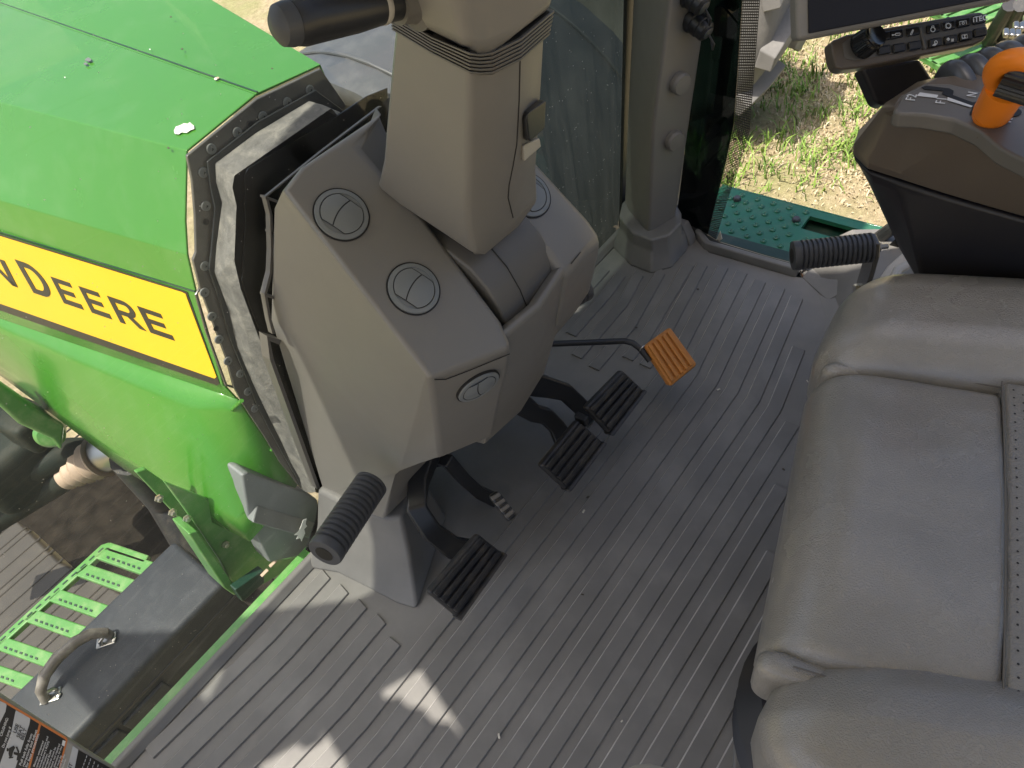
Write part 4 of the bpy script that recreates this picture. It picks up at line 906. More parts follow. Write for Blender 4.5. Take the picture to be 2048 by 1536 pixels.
def words(body, p, size, m, root, sx=1.0): return lettering2('lettering', body, lambda x, y: L8(Vector(p) + TU * x * size * sx + TV * y * size, -.0016), m, root, bold=.014)
words('USE', (262, 965), 86, 'decal_black', wl_, 1.1); words('SEAT', (318, 1040), 86, 'decal_black', wl_, 1.05); words('BELT', (380, 1078), 86, 'decal_black', wl_, 1.05)
words('CRUSHING:', (30, 1010), 62, 'print_white', wl_); words('Do not jump if', (62, 1200), 60, 'print_white', wl_); words('machine tips.', (108, 1230), 60, 'print_white', wl_)
for i, s in enumerate(('Pull belt fully from', 'retractors and adjust', 'for best protection.')): words(s, (345 + 50 * i, 1490 + 16 * i), 60, 'print_white', wl_, 1.25)
for i, s in enumerate(('Maintain unimpaired', 'operator protection and', 'manufacturer\'s ROPS', 'certification:', 'Damaged ROPS', 'structures must be', 'replaced, not repaired', 'Any alteration to the', 'ROPS must be', 'approved by the', 'manufacturer.')): words(s, (565 + 42 * i, 1510 + 15 * i), 44, 'print_white', wl_, 1.25)
for c, r in (((125, 1225), 19),): mb = MB(); mb.prism([L8((c[0] + r * math.cos(a * .4), c[1] + 1.5 * r * math.sin(a * .4)), -.0016) for a in range(16)], (0, .0002, 0)); build(mb, 'pictogram', 'decal_black', wl_, smooth=False)
for pts in ([(150, 1200), (225, 1160), (250, 1190), (215, 1260), (200, 1330), (160, 1370), (140, 1290)], [(225, 1260), (330, 1280), (300, 1400), (270, 1400), (285, 1320), (225, 1300)], [(255, 1180), (285, 1175), (320, 1260), (300, 1290)], [(140, 1350), (220, 1340), (215, 1360), (150, 1370)]): lab(pts, -.0016, 'pictogram', 'decal_black', wl_)
lab([(1030, 1065), (1075, 1085), (1055, 1170), (1010, 1150)], -.0013, 'label_mark', 'print_white', wl_)
w2_ = thing('notice_label', LP(200, 1530, -.002), 'black notice sticker headed in capitals beside the seat belt warning', 'sticker')
lab([(1195, 1165), (1270, 1215), (2100, 1700), (2100, 1900), (1000, 1900)], -.0006, 'label_panel', 'print_silver', w2_)
lab([(1285, 1225), (2100, 1690), (2100, 1900), (1150, 1900)], -.0010, 'label_black', 'decal_black', w2_)
words('IMPORTANT', (1000, 1990), 84, 'decal_black', w2_, 1.2)
for i in range(7):
    for k in range(5):
        a = 1330 + 62 * i + 22 * k; b = 1300 + 95 * i - 60 * k + 300 - 45 * i
        lab([(a - 10, b), (a + 2, b - 44), (a + 12, b - 40), (a, b + 4)], -.0014, 'small_print', 'print_silver', w2_)
# ------------------------------------------------------------------ right pillar
rp = thing('right_pillar', (1.2, .75, .06), 'taupe right cab pillar with two round caps and power sockets', 'pillar')
Lf = [at(1247, 452, y=.858), at(1254, 250, y=.858), at(1266, 0, y=.858)]
Md = [at(1297, 492, x=1.168), at(1306, 250, x=1.172), at(1340, 0, x=1.18)]
Mc = [at(1290, 488, x=1.172), at(1298, 250, x=1.176), at(1330, 0, x=1.184)]
Rt = [at(1352, 440, x=1.252), at(1384, 225, x=1.268), at(1418, 0, x=1.285)]
rings = []
for k in range(3):
    rings.append([Lf[k], Lf[k].lerp(Mc[k], .96), Md[k], Rt[k], Rt[k] + Vector((.03, .10, 0)), Lf[k] + Vector((.02, .0, 0))])
d = [q - p for p, q in zip(rings[1], rings[2])]; rings.append([p + v * 4.2 for p, v in zip(rings[2], d)]); rings.insert(0, [p - (q - p) * .1 for p, q in zip(rings[0], rings[1])])
mb = MB(); mb.loft(rings); build(mb, 'trim', 'taupe', rp, bevel=.010, seg=4)
pn = (Rt[1] - Md[1]).cross(Md[2] - Md[0]).normalized(); pn = pn if pn.dot(EYE - Md[1]) > 0 else -pn
for px, py in ((1357, 164), (1345, 278)):
    c = pl(px, py, (Md[1] + Rt[1]) / 2, pn) + pn * .002
    mb = MB(); mb.lathe(c, pn, [(.0225, -.004), (.0225, .009), (.019, .0135), (.0, .0145)], 32); build(mb, 'screw_cap', 'taupe', rp)
for px, py in ((1386, 40), (1378, -12)):
    c = pl(px, py, (Md[2] + Rt[2]) / 2, pn) + pn * .002; u = (pn + Vector((.1, -.3, -.5))).normalized()
    mb = MB(); mb.lathe(c, u, [(.024, -.01), (.024, .004), (.021, .006), (.021, .02), (.019, .022), (.019, .034), (.015, .038), (.0, .038)], 18); so = build(mb, 'socket', 'black_plastic', rp)
    mb = MB(); mb.lathe(c + u * .036, u, [(.012, 0), (.012, .004), (.005, .006), (0, .006)], 20); build(mb, 'socket_cap', 'grip_rubber', so)
    mb = MB(); q = c + u * .04; mb.tube([q, q + Vector((.004, -.01, -.02)), q + Vector((.012, -.004, -.035)), q + Vector((.02, .004, -.02)), c + Vector((.024, .01, .01)), c + Vector((.02, .02, .06))], .0022, 8); build(mb, 'tether', 'black_rubber', so)
# ------------------------------------------------------------------ right side window: tinted strip, dotted edge, clear latch
sw = thing('side_window', (1.32, .6, 0), 'dark tinted side window pane with dotted border behind the right pillar', 'window')
wx = 1.30
Wx = lambda px, py, dx=0: at(px, py, x=wx + dx)
pane = [(1355, 430), (1395, 110), (1420, -60), (1460, -120), (1478, -60), (1462, 60), (1448, 220), (1424, 330), (1404, 420), (1420, 492), (1385, 470)]
pane = [(1352, 442), (1376, 250), (1396, 100), (1425, -150), (1535, -150), (1520, 0), (1509, 140), (1499, 262), (1476, 340), (1455, 400), (1428, 490), (1390, 470)]
pane = [(1352, 442), (1376, 250), (1396, 100), (1425, -150), (1500, -150), (1484, 0), (1475, 140), (1467, 250), (1450, 330), (1432, 400), (1412, 482), (1390, 470)]
mb = MB(); mb.prism([Wx(*p) for p in pane], (.004, 0, 0)); build(mb, 'pane', 'tinted_glass', sw, smooth=False)
band_o = [(1535, -150), (1520, 0), (1509, 140), (1499, 262), (1476, 340), (1455, 400), (1428, 490)]
band_i = [(1500, -150), (1484, 0), (1475, 140), (1467, 250), (1450, 330), (1432, 400), (1412, 482)]
# printed border as a fine grid of dark lines
mb = MB()
for k in range(0, 92):
    f_ = k / 92
    for A, B in zip(list(zip(band_o, band_i))[:-1], list(zip(band_o, band_i))[1:]): pass
def poly_at(P, s):
    n = len(P) - 1; i = min(int(s * n), n - 1); a = Vector(P[i]); b = Vector(P[i + 1]); return a.lerp(b, s * n - i)
for k in range(150):
    s = k / 150; a = poly_at(band_o, s); b = poly_at(band_i, s); a2 = poly_at(band_o, s + .0036); b2 = poly_at(band_i, s + .0036)
    mb.poly([Wx(*a, -.001), Wx(*b, -.001), Wx(*b2, -.001), Wx(*a2, -.001)])
for k in range(9):
    s = k / 9
    P = [poly_at(band_o, t / 20).lerp(poly_at(band_i, t / 20), s) for t in range(21)]; Q = [poly_at(band_o, t / 20).lerp(poly_at(band_i, t / 20), s + .035) for t in range(21)]
    for i in range(20): mb.poly([Wx(*P[i], -.0012), Wx(*P[i + 1], -.0012), Wx(*Q[i + 1], -.0012), Wx(*Q[i], -.0012)])
g_ = build(mb, 'printed_grid', 'grid_brown', sw, smooth=False); g_['kind'] = 'stuff'
mb = MB(); mb.tube([Wx(1462, -100, .03), Wx(1462, 0, .03), Wx(1455, 90, .03), Wx(1440, 200, .03), Wx(1426, 300, .03), Wx(1415, 400, .03)], .012, 10); build(mb, 'latch_bar', 'black_plastic', sw)
for py in (40, 255, 345):
    mb = MB(); mb.rbox(Wx(1452 - (py - 40) * .1, py, .028), [(1, 0, 0), (0, 1, 0), (0, 0, 1)], (.016, .02, .03), .006, 2); build(mb, 'latch_block', 'black_plastic', sw)
mb = MB(); mb.prism([Wx(1440, 462, -.006), Wx(1444, 478, -.006), Wx(1428, 492, -.006), Wx(1430, 486, -.006)], (.002, 0, 0)); build(mb, 'corner_tab', 'debris_pale', sw, smooth=False)
# ------------------------------------------------------------------ dimpled step outside the right sill
pz = -.10
pf = thing('step_platform', (1.5, .5, pz), 'dark green dimpled steel platform outside the right sill', 'platform')
PA, PB, PC, PD = at(1478, 368, z=pz), at(1752, 462, z=pz), at(1668, 575, z=pz), at(1400, 500, z=pz)
e_f = PB - PA
SLT = [at(1620, 432, z=pz), at(1735, 470, z=pz), at(1728, 492, z=pz), at(1612, 452, z=pz)]
PA2 = PA - e_f * .5; PD2 = PD - e_f * .5; PB2 = PB + e_f * .5; PC2 = PC + e_f * .5
PA2.x, PD2.x = PA.x + .01, 1.32; PC2.x = 1.32; PB2.x = PB.x - .01
def lerp2(s, t): return (PA2 * (1 - s) + PB2 * s) * (1 - t) + (PD2 * (1 - s) + PC2 * s) * t
# sheet with a slot cut into it: four plates round the hole
sx0, sx1 = min(p.x for p in SLT), max(p.x for p in SLT); sy0, sy1 = min(p.y for p in SLT), max(p.y for p in SLT)
X0, X1 = 1.31, (PA.x + PB.x) / 2; Y0, Y1 = PB.y - .3, PA.y + .04
mb = MB()
for a, b, c_, d_ in ((X0, sx0, Y0, Y1), (sx1, X1, Y0, Y1), (sx0, sx1, Y0, sy0), (sx0, sx1, sy1, Y1)):
    mb.prism([(a, c_, pz - .012), (b, c_, pz - .012), (b, d_, pz - .012), (a, d_, pz - .012)], (0, 0, .012))
build(mb, 'plate', 'platform_green', pf, smooth=False)
mb = MB(); mb.prism([(X1 - .004, Y0, pz - .045), (X1 + .001, Y0, pz - .045), (X1 + .001, Y1, pz - .045), (X1 - .004, Y1, pz - .045)], (0, 0, .046)); build(mb, 'flange', 'platform_green', pf, bevel=.001)
mb = MB(); mb.box(((sx0 + sx1) / 2, (sy0 + sy1) / 2, pz - .035), [(1, 0, 0), (0, 1, 0), (0, 0, 1)], ((sx1 - sx0) / 2 + .03, (sy1 - sy0) / 2 + .03, .004)); build(mb, 'slot_floor', 'dark_green', pf, smooth=False)
dm = None; rows = 0
da = at(1489, 386, z=pz); db = at(1518, 396, z=pz); dpit = (db - da).length
x = X0 + .02; r_ = 0
while x < X1 - .012:
    y = Y0 + (r_ % 2) * dpit * .5
    while y < Y1:
        if not (sx0 - .012 < x < sx1 + .012 and sy0 - .012 < y < sy1 + .012) and .25 < y < .80:
            c = Vector((x, y, pz))
            if dm is None:
                mb = MB(); mb.lathe(c - Vector((0, 0, .001)), (0, 0, 1), [(.0092, 0), (.0088, .0022), (.0068, .0048), (.0042, .0056), (.003, .0040), (0, .0036)], 14); dm = build(mb, 'dimple', 'platform_green', pf, ang=60); dm0 = c
            else: twin(dm, pf, c - dm0)
        y += dpit
    x += dpit * .56; r_ += 1
for px, py in ((1474, 400), (1592, 442)):
    mb = MB(); mb.lathe(at(px, py, z=pz), (0, 0, 1), [(.011, 0), (.011, .008), (.009, .011), (0, .011)], 6); build(mb, 'bolt', 'grip_rubber', pf, smooth=False)
# sill debris
for k in range(12):
    px = random.uniform(1572, 1628); py = 540 + (px - 1572) * .22 + random.uniform(-5, 6); s = random.uniform(.002, .006); mb = MB()
    mb.rbox(at(px, py, z=.004), [(1, random.uniform(-1, 1), .2), (0, 1, .3), (.1, 0, 1)], (s, s * .6, s * .5), s * .3, 1)
    o = build(mb, 'leaf_crumb', ('debris_pale', 'debris_dark', 'rust')[k % 3]); tag(o, 'scrap of dry litter caught in the right door sill', 'crumb', 'litter in the right door sill')
# inner door trim right of the peg: pale panel, dotted glass edge and recessed latch plate
dt = thing('door_trim', (1.3, .25, .1), 'pale taupe trim panel with a grey latch plate beside the right foot peg', 'trim panel')
tp = [at(1742, 580, x=1.24), at(1762, 545, x=1.24), at(1800, 515, x=1.24), at(1828, 505, x=1.24), at(1900, 600, x=1.24), at(1790, 640, x=1.24), at(1738, 640, x=1.24)]
mb = MB(); mb.prism([at(1700, 640, z=.10), at(1736, 590, z=.12), at(1775, 530, z=.14), at(1815, 495, z=.15), at(1900, 520, z=.15), at(1900, 680, z=.12)], (0, 0, -.04)); build(mb, 'panel', 'taupe_pale', dt, bevel=.006)
mb = MB(); mb.tube([at(x_, y_, z=.16) for x_, y_ in ((1788, 600), (1786, 560), (1796, 540), (1830, 522), (1870, 512))], .009, 10); build(mb, 'rim', 'taupe_pale', dt)
mb = MB(); mb.prism([at(1794, 570, z=.165), at(1808, 560, z=.165), at(1834, 562, z=.165), at(1840, 590, z=.165), at(1800, 598, z=.165)], (0, 0, .012)); build(mb, 'latch_plate', 'washer_grey', dt, bevel=.004)
mb = MB(); mb.prism([at(1762, 505, x=1.315), at(1800, 470, x=1.315), at(1808, 484, x=1.315), at(1764, 522, x=1.315)], (.004, 0, 0)); build(mb, 'glass_edge', 'frit_black', dt, smooth=False)
mb = MB(); mb.tube([at(1700, 560, x=1.33), at(1752, 480, x=1.33), at(1790, 452, x=1.33), at(1840, 430, x=1.33)], .014, 10); build(mb, 'seal_bead', 'seal_black', dt)
# ------------------------------------------------------------------ seat
seat = thing('seat', (.45, -.1, 0), 'worn taupe leather driver seat with perforated centre panel', 'seat')
SO = Vector((.261, .048, .5)); su = Vector((.962, .272, 0)).normalized(); sv = Vector((.272, -.962, 0)).normalized()
def SP(u, v, z): return SO + su * u + sv * v + Vector((0, 0, z))
SAX = [su, sv, Vector((0, 0, 1))]
def cushion(name, u0, u1, v0, v1, z1, z0, r, bulge=.0, m='leather', n=(14, 14, 4), warp=None):
    hx, hy, hz = (u1 - u0) / 2, (v1 - v0) / 2, (z1 - z0) / 2
    def fn(x, y, z):
        up = max(0, (z + hz) / (2 * hz))
        z2 = z + bulge * up * (1 - (x / hx) ** 2) * (1 - (y / hy) ** 2 * .6)
        z2 += .0022 * noise.noise(Vector((x * 14 + u0 * 9, y * 14, .3))) * up + .0012 * noise.noise(Vector((x * 40, y * 26 + u0, 1.3))) * up
        x2, y2 = x, y
        if warp: x2, y2, z2 = warp(x, y, z2, hx, hy, hz, up)
        return (x2, y2, z2)
    mb = MB(); mb.rbox(SP((u0 + u1) / 2, (v0 + v1) / 2, (z0 + z1) / 2), SAX, (hx, hy, hz), r, n, fn); return build(mb, name, m, seat, ang=70)
# front roll in the middle
def fcw(x, y, z, hx, hy, hz, up):     # dips under the perforated panel behind the seam
    v_ = y + (-.012 + .32) / 2; return (x, y, z - .022 * up * max(0, min(1, (v_ - .181) / .006)))
cushion('front_cushion', -.006, .374, -.012, .32, .000, -.17, (.022, .065, .07), .020, n=(40, 44, 10), warp=fcw)
cushion('perforated_panel', .004, .372, .183, .62, .012, -.16, (.008, .006, .006), .009, 'leather_perf', n=(16, 20, 4))
def lb(x, y, z, hx, hy, hz, up):      # outer bolsters stand higher towards the rear
    t = (y + hy) / (2 * hy); return (x + .105 * t, y, z + .02 * t * up)
cushion('left_bolster', -.128, .026, .000, .62, .010, -.19, (.075, .12, .06), .012, n=(16, 40, 8), warp=lb)
def rb(x, y, z, hx, hy, hz, up):
    t = (y + hy) / (2 * hy); return (x + .03 * t, y + .018 * (x / hx), z + .02 * t * up)
cushion('right_bolster', .350, .560, -.006, .62, .016, -.18, (.07, .08, .075), .018, n=(20, 40, 8), warp=rb)
# folded hems at both front seams
cushion('hem', -.020, .010, -.012, .075, -.010, -.10, (.012, .02, .02), 0, n=(3, 10, 3)); cushion('hem', .362, .386, -.002, .060, -.010, -.10, (.011, .02, .02), 0, n=(3, 10, 3))
# piping at the left end and stitch lines
def stitchline(pts, name='stitching', r=.0011, m='stitch'):
    mb = MB(); mb.tube(pts, r, 6); return build(mb, name, m, seat)
stitchline([SP(.002 + .368 * k / 30, .1815, .0115 + .009 * math.sin(math.pi * k / 30)) for k in range(31)], r=.0010)
stitchline([SP(-.0065, .0 + .02 * k, -.006) for k in range(1, 30)]); stitchline([SP(.3755, .02 + .02 * k, -.004) for k in range(1, 28)])
mb = MB(); mb.tube([SP(-.108 + .0 * k, .045 + .02 * k, .012 - .0002 * k) for k in range(20)], .0038, 8); build(mb, 'piping', 'leather', seat)
# perforations: rows of pinholes
mb = MB(); k = 0
for j in range(22):
    for i in range(30):
        u = .012 + .0120 * i + (.006 if j % 2 else 0); v_ = .192 + .0085 * j
        if u > .366: continue
        hx = .184; x = u - .188; y = v_ - .402; zz = .012 + .009 * (1 - (x / hx) ** 2) * (1 - (y / .218) ** 2 * .6) + .0006
        zz += .0022 * noise.noise(Vector((x * 14 + .004 * 9, y * 14, .3))) + .0012 * noise.noise(Vector((x * 40, y * 26 + .004, 1.3)))
        mb.poly([SP(u + .00115 * math.cos(a), v_ + .00115 * math.sin(a), zz) for a in (0, 1.047, 2.094, 3.1416, 4.189, 5.236)])
pf_ = build(mb, 'perforations', 'seam_black', seat, smooth=False); pf_['kind'] = 'stuff'
mb = MB(); mb.tube([SP(.004 + .37 * k / 20, .287 + .012 * math.sin(k / 20 * 3.14), .0125 + .009 * math.sin(math.pi * k / 20)) for k in range(21)], .0012, 6); build(mb, 'stitching', 'stitch', seat)
# suspension base with rubber bellows
mb = MB(); mb.rbox(SP(.20, .30, -.34), SAX, (.22, .24, .14), .04, 3); build(mb, 'suspension', 'black_plastic', seat)
pr_ = [(.11, 0), (.14, .02), (.11, .045), (.14, .07), (.11, .095), (.14, .12), (.11, .15)]
mb = MB(); mb.lathe((.372, -.055, .02), (0, 0, 1), [(r_ + .012, h_) for r_, h_ in pr_], 36); build(mb, 'bellows', 'arm_black', seat)
mb = MB(); mb.rbox(SP(.22, .30, -.478), SAX, (.30, .26, .018), .012, 3); build(mb, 'base_plate', 'black_plastic', seat)
# tip of the left armrest under the camera
ar = thing('armrest', at(1270, 1560, z=.6), 'pale rounded armrest tip peeking in at the bottom edge', 'armrest')
mb = MB(); c = at(1272, 1590, z=.60); mb.rbox(c + sv * .065, SAX, (.024, .08, .014), (.022, .03, .010), 4); build(mb, 'pad', 'taupe_pale', ar)
# ------------------------------------------------------------------ right arm console
arm = thing('arm_console', (.95, .1, .4), 'dark brown control armrest console with selector gate right of the seat', 'armrest console')
def ringpx(pts, z, rest): return [at(x, y, z=z) for x, y in pts] + [Vector((*r, z)) for r in rest]
belt = [(2110, 452), (1980, 415), (1889, 388), (1796, 358), (1733, 338), (1708, 312), (1704, 296), (1712, 276)]
def shift(r, v): return [p + Vector(v) for p in r]
rest = [(.98, .235), (1.03, .12), (1.08, -.05), (1.1, -.3)]
b0 = ringpx(belt, .60, rest)
skirt = [(2110, 640), (2010, 625), (1930, 612), (1850, 590), (1800, 500), (1772, 430), (1758, 395), (1760, 370)]
s0_ = ringpx(skirt, .44, [(1.02, .2), (1.06, .1), (1.1, -.05), (1.1, -.3)])
mid = [p.lerp(q, .12) + Vector((0, 0, 0)) for p, q in zip(b0, s0_)]
mb = MB(); mb.loft([s0_, [p.lerp(q, .55) for p, q in zip(s0_, b0)], mid, shift(b0, (0, 0, -.004))]); build(mb, 'skirt', 'arm_black', arm, bevel=.006)
up1 = ringpx([(2110, 440), (1985, 403), (1893, 376), (1800, 346), (1738, 326), (1713, 302), (1708, 288), (1716, 262)], .612, rest)
up2 = ringpx([(2110, 378), (1990, 330), (1900, 285), (1830, 250), (1788, 234), (1770, 226), (1764, 216), (1772, 205)], .672, [(.955, .20), (1.01, .10), (1.06, -.05), (1.08, -.3)])
up3 = ringpx([(2110, 352), (1998, 300), (1908, 240), (1845, 230), (1800, 226), (1790, 222), (1786, 214), (1800, 192)], .694, [(.93, .175), (.985, .09), (1.03, -.05), (1.05, -.3)])
mb = MB(); mb.loft([b0, up1, up2, up3]); build(mb, 'body', 'arm_brown', arm, bevel=.008, seg=3)
gt_o = [(2110, 352), (2000, 296), (1960, 262), (1908, 238), (1850, 228), (1798, 226), (1786, 220), (1806, 188), (1852, 166), (1900, 166), (1950, 178), (2000, 196), (2110, 240)]
GZ_ = .700
def gtp(p, dz=0): return at(*p, z=GZ_ + dz)
mb = MB(); mb.prism([gtp(p) for p in gt_o], (0, 0, -.02)); build(mb, 'gate_plate', 'taupe_dark', arm, bevel=.004)
Z4 = zoomer(1450, 0, .29297)
slot = [(1340, 598), (1370, 585), (1530, 605), (1560, 620), (1555, 650), (1690, 700), (1750, 690), (1752, 712), (1690, 760), (1700, 790), (1670, 770), (1690, 735), (1560, 680), (1480, 640), (1490, 622), (1360, 610)]
mb = MB(); mb.prism([gtp(Z4(p), .0008) for p in slot], (0, 0, .0004)); build(mb, 'gate_slot', 'black_deep', arm, smooth=False)
mb = MB(); mb.prism([gtp(Z4(p), .0008) for p in [(1690, 740), (1760, 780), (1850, 800), (1840, 825), (1780, 820), (1670, 780)]], (0, 0, .0004)); build(mb, 'gate_slot', 'black_deep', arm, smooth=False)
mb = MB(); mb.prism([gtp(Z4(p), .001) for p in [(1330, 632), (1455, 650), (1445, 670), (1310, 655)]], (0, 0, .0004)); build(mb, 'range_wedge', 'print_silver', arm, smooth=False)
mb = MB(); mb.prism([gtp(Z4(p), .001) for p in [(1520, 665), (1690, 725), (1680, 735), (1515, 685)]], (0, 0, .0004)); build(mb, 'range_wedge', 'print_silver', arm, smooth=False)
mb = MB(); mb.lathe(gtp(Z4((1960, 765)), .0008), (0, 0, 1), [(.009, 0), (.009, .0005), (0, .0005)], 20); build(mb, 'gate_slot', 'black_deep', arm, smooth=False)
def gtext(s, p, q, size):
    a = gtp(Z4(p), .0012); u = (gtp(Z4(q), .0012) - a).normalized(); v = Vector((0, 0, 1)).cross(u); return lettering('lettering', s, a, u, v, size, 'print_silver', arm)
gtext('F2', (1295, 690), (1330, 600), .015); gtext('F1', (1500, 712), (1535, 620), .015); gtext('N', (1710, 665), (1735, 615), .014); gtext('R', (1950, 840), (1990, 760), .016); gtext('P', (1880, 830), (1915, 750), .014)
seamline([at(x, y, z=zz) + Vector((-.003, 0, .004)) for x, y, zz in ((1998, 296, .694), (2006, 318, .672), (2016, 340, .65), (2024, 372, .63), (2036, 400, .615), (2052, 424, .607))], 'seam', .0016, arm)
# lever
lv = thing('shift_lever', at(1985, 222, z=.70), 'orange looped transmission lever standing in the selector gate', 'lever')
q0 = at(1983, 228, z=.705); q1 = at(2026, 156, z=.775); axl = (q1 - q0).normalized(); LL = (q1 - q0).length
view = (EYE - q1).normalized(); wl2 = view.cross(axl).normalized(); nl = axl.cross(wl2)
mb = MB(); mb.lathe(q0, axl, [(.0165, 0), (.0192, .003), (.0197, .012), (.0198, .0125)], 28); build(mb, 'collar', 'orange_plastic', lv)
body = []
for s, hw, hd in ((.0, .0196, .0196), (.02, .0198, .0195), (.04, .0205, .019), (.055, .021, .017)):
    body.append([q0 + axl * (.0135 + s) + wl2 * hw * math.cos(a * math.pi / 14) + nl * hd * math.sin(a * math.pi / 14) for a in range(28)])
mb = MB(); mb.loft(body); build(mb, 'handle', 'orange_plastic', lv)
ctr = q0 + axl * .094 - wl2 * .008; mb = MB(); lp_ = []
for k in range(25):
    a = 2 * math.pi * k / 24; lp_.append(ctr + axl * .034 * math.cos(a) + wl2 * .026 * math.sin(a) )
mb.tube(lp_[:-1], .0105, 16, cap=False); n_ = 16; mb.f += [[23 * n_ + i, 23 * n_ + (i + 1) % n_, (i + 1) % n_, i] for i in range(n_)]; build(mb, 'loop', 'orange_plastic', lv)
prof = []
for k in range(24): prof.append((.021, .0018 * k))
mb = MB(); n_ = 28
rr = [[ctr - axl * .008 - wl2 * .016 + wl2 * (.032 * j) + (axl * math.cos(2 * math.pi * i / 56) + nl * math.sin(2 * math.pi * i / 56)) * (.018 + (.0012 if i % 2 else 0)) for i in range(56)] for j in range(2)]
mb.loft(rr); build(mb, 'thumb_wheel', 'black_plastic', lv, smooth=False)
# ribbed gaiter
gt = thing('ribbed_gaiter', at(1960, 130, z=.68), 'dark ribbed rubber gaiter between the monitor arm and orange lever', 'gaiter')
g0 = at(1893, 196, z=.66); g1 = at(2140, 108, z=.68); gx = (g1 - g0).normalized(); gl = (g1 - g0).length
prof = [(.034, 0)]; nseg = 7
for k in range(nseg):
    s = gl * k / nseg; e = gl / nseg; prof += [(.036, s + e * .06), (.041, s + e * .3), (.0425, s + e * .55), (.041, s + e * .8), (.037, s + e * .93), (.033, s + e * .965)]
mb = MB(); mb.lathe(g0, gx, prof, 36); build(mb, 'folds', 'gaiter', gt)
# ------------------------------------------------------------------ monitor and keypad
mon = thing('monitor', at(1800, 60, z=.72), 'touch screen monitor in a grey bezel on a black arm', 'monitor')
m0 = at(1594, 84, z=.74); m1 = at(2034, 0, z=.74); mu = (m1 - m0).normalized(); mlen = (m1 - m0).length
toeye = (EYE - (m0 + m1) / 2); mn = (toeye - mu * toeye.dot(mu)); mn = (mn.normalized() * .80 + Vector((0, 0, -1)) * .0).normalized()
mvv = mn.cross(mu).normalized(); mvv = mvv if mvv.z > 0 else -mvv
def MP(a, b, h): return m0 + mu * (a * mlen) + mvv * b + mn * h
mb = MB(); mb.prism([MP(0, 0, -.03), MP(1, 0, -.03), MP(1, .24, -.03), MP(0, .24, -.03)], mn * .03); build(mb, 'bezel', 'taupe', mon, bevel=.007)
mb = MB(); mb.prism([MP(.052, .007, 0), MP(.985, .007, 0), MP(.985, .235, 0), MP(.052, .235, 0)], mn * .003); build(mb, 'inner_bezel', 'bezel_black', mon, bevel=.002)
mb = MB(); mb.prism([MP(.155, .045, .0032), MP(.90, .045, .0032), MP(.90, .22, .0032), MP(.155, .22, .0032)], mn * .0008); build(mb, 'screen', 'screen_black', mon, smooth=False)
mb = MB(); mb.tube([MP(.155, .044, .0036), MP(.90, .044, .0036)], .0014, 6); mb.tube([MP(.153, .044, .0036), MP(.153, .22, .0036)], .0014, 6); build(mb, 'screen_rim', 'bezel_black', mon)
kp = thing('keypad', at(1830, 100, z=.70), 'brown keypad strip with black buttons and a dial below the monitor', 'keypad')
k0_ = at(1690, 130, z=.685); kn = (mn * .9 + Vector((0, 0, .25))).normalized()
def KP(px, py, h=0): return pl(px, py, k0_ + kn * h, kn)
K4 = lambda p, h=0: KP(*Z4(p), h)
outl = [(720, 290), (745, 270), (830, 235), (1000, 205), (1740, 78), (1775, 88), (1795, 240), (1770, 275), (1700, 310), (900, 465), (800, 475), (760, 460), (738, 400)]
mb = MB(); mb.prism([K4(p) for p in outl], -kn * .028); build(mb, 'housing', 'arm_brown', kp, bevel=.006)
mb = MB(); mb.prism([K4(p, .0002) for p in [(800, 300), (850, 262), (1040, 226), (1720, 95), (1768, 100), (1785, 235), (1750, 262), (880, 415), (815, 400)]], kn * .0012); build(mb, 'fascia', 'taupe_dark', kp, bevel=.001)
row1 = [(1078, 252), (1165, 236), (1277, 218), (1415, 198), (1522, 178), (1622, 158), (1728, 136)]; row2 = [(1080, 345), (1183, 330), (1287, 314), (1428, 294), (1534, 274), (1636, 250), (1736, 224)]
BT = []
for rw in (row1, row2):
    for (x_, y_) in rw:
        q = [(x_ - 47, y_ - 22), (x_ + 43, y_ - 38), (x_ + 48, y_ + 22), (x_ - 43, y_ + 40)]
        mb = MB(); mb.prism([K4(p, .0014) for p in q], kn * .004); b_ = build(mb, 'button', 'button_black', kp, bevel=.002, seg=2); BT.append((b_, x_, y_))
def icon(b, x_, y_, shapes):
    mb = MB()
    for s in shapes:
        if s[0] == 'ring':
            _, cx, cy, r, n = s; P = [K4((x_ + cx + r * math.cos(2 * math.pi * i / n), y_ + cy + r * math.sin(2 * math.pi * i / n)), .0056) for i in range(n + 1)]; mb.tube(P, .0005, 5, cap=False)
        else: mb.tube([K4((x_ + p[0], y_ + p[1]), .0056) for p in s[1]], .0005, 5)
    build(mb, 'symbol', 'print_white', b)
ln = lambda *p: ('l', list(p)); rg = lambda cx, cy, r, n=16: ('ring', cx, cy, r, n)
icon(*BT[0], [rg(-12, 0, 20), ln((-24, 2), (0, -2)), ln((-8, -11), (0, -2), (-5, 9))])
icon(*BT[1], [ln((-20, 3), (-2, 1)), ln((-2, -7), (28, -11), (30, 3), (0, 7), (-2, -7)), rg(-20, 3, 4, 8), ln((28, -4), (36, -5))])
icon(*BT[2], [ln((-12, 18), (4, -16), (10, -14), (-4, 20), (-12, 18))])
icon(*BT[3], [rg(4, 4, 15, 12), ln((-4, -10), (-2, -20), (10, -22), (12, -12))])
icon(*BT[4], [rg(2, -2, 15, 16)] + [ln((2 + 16 * math.cos(a), -2 + 16 * math.sin(a)), (2 + 22 * math.cos(a), -2 + 22 * math.sin(a))) for a in [k * .524 for k in range(12)]])
icon(*BT[5], [rg(4, 0, 8, 10), ln((-18, 14), (-20, -10), (24, -17), (26, 6))])
icon(*BT[10], [rg(12, -6, 10, 10)] + [ln((4 + 5 * k, 4), (-12 + 6 * k, 18)) for k in range(4)])
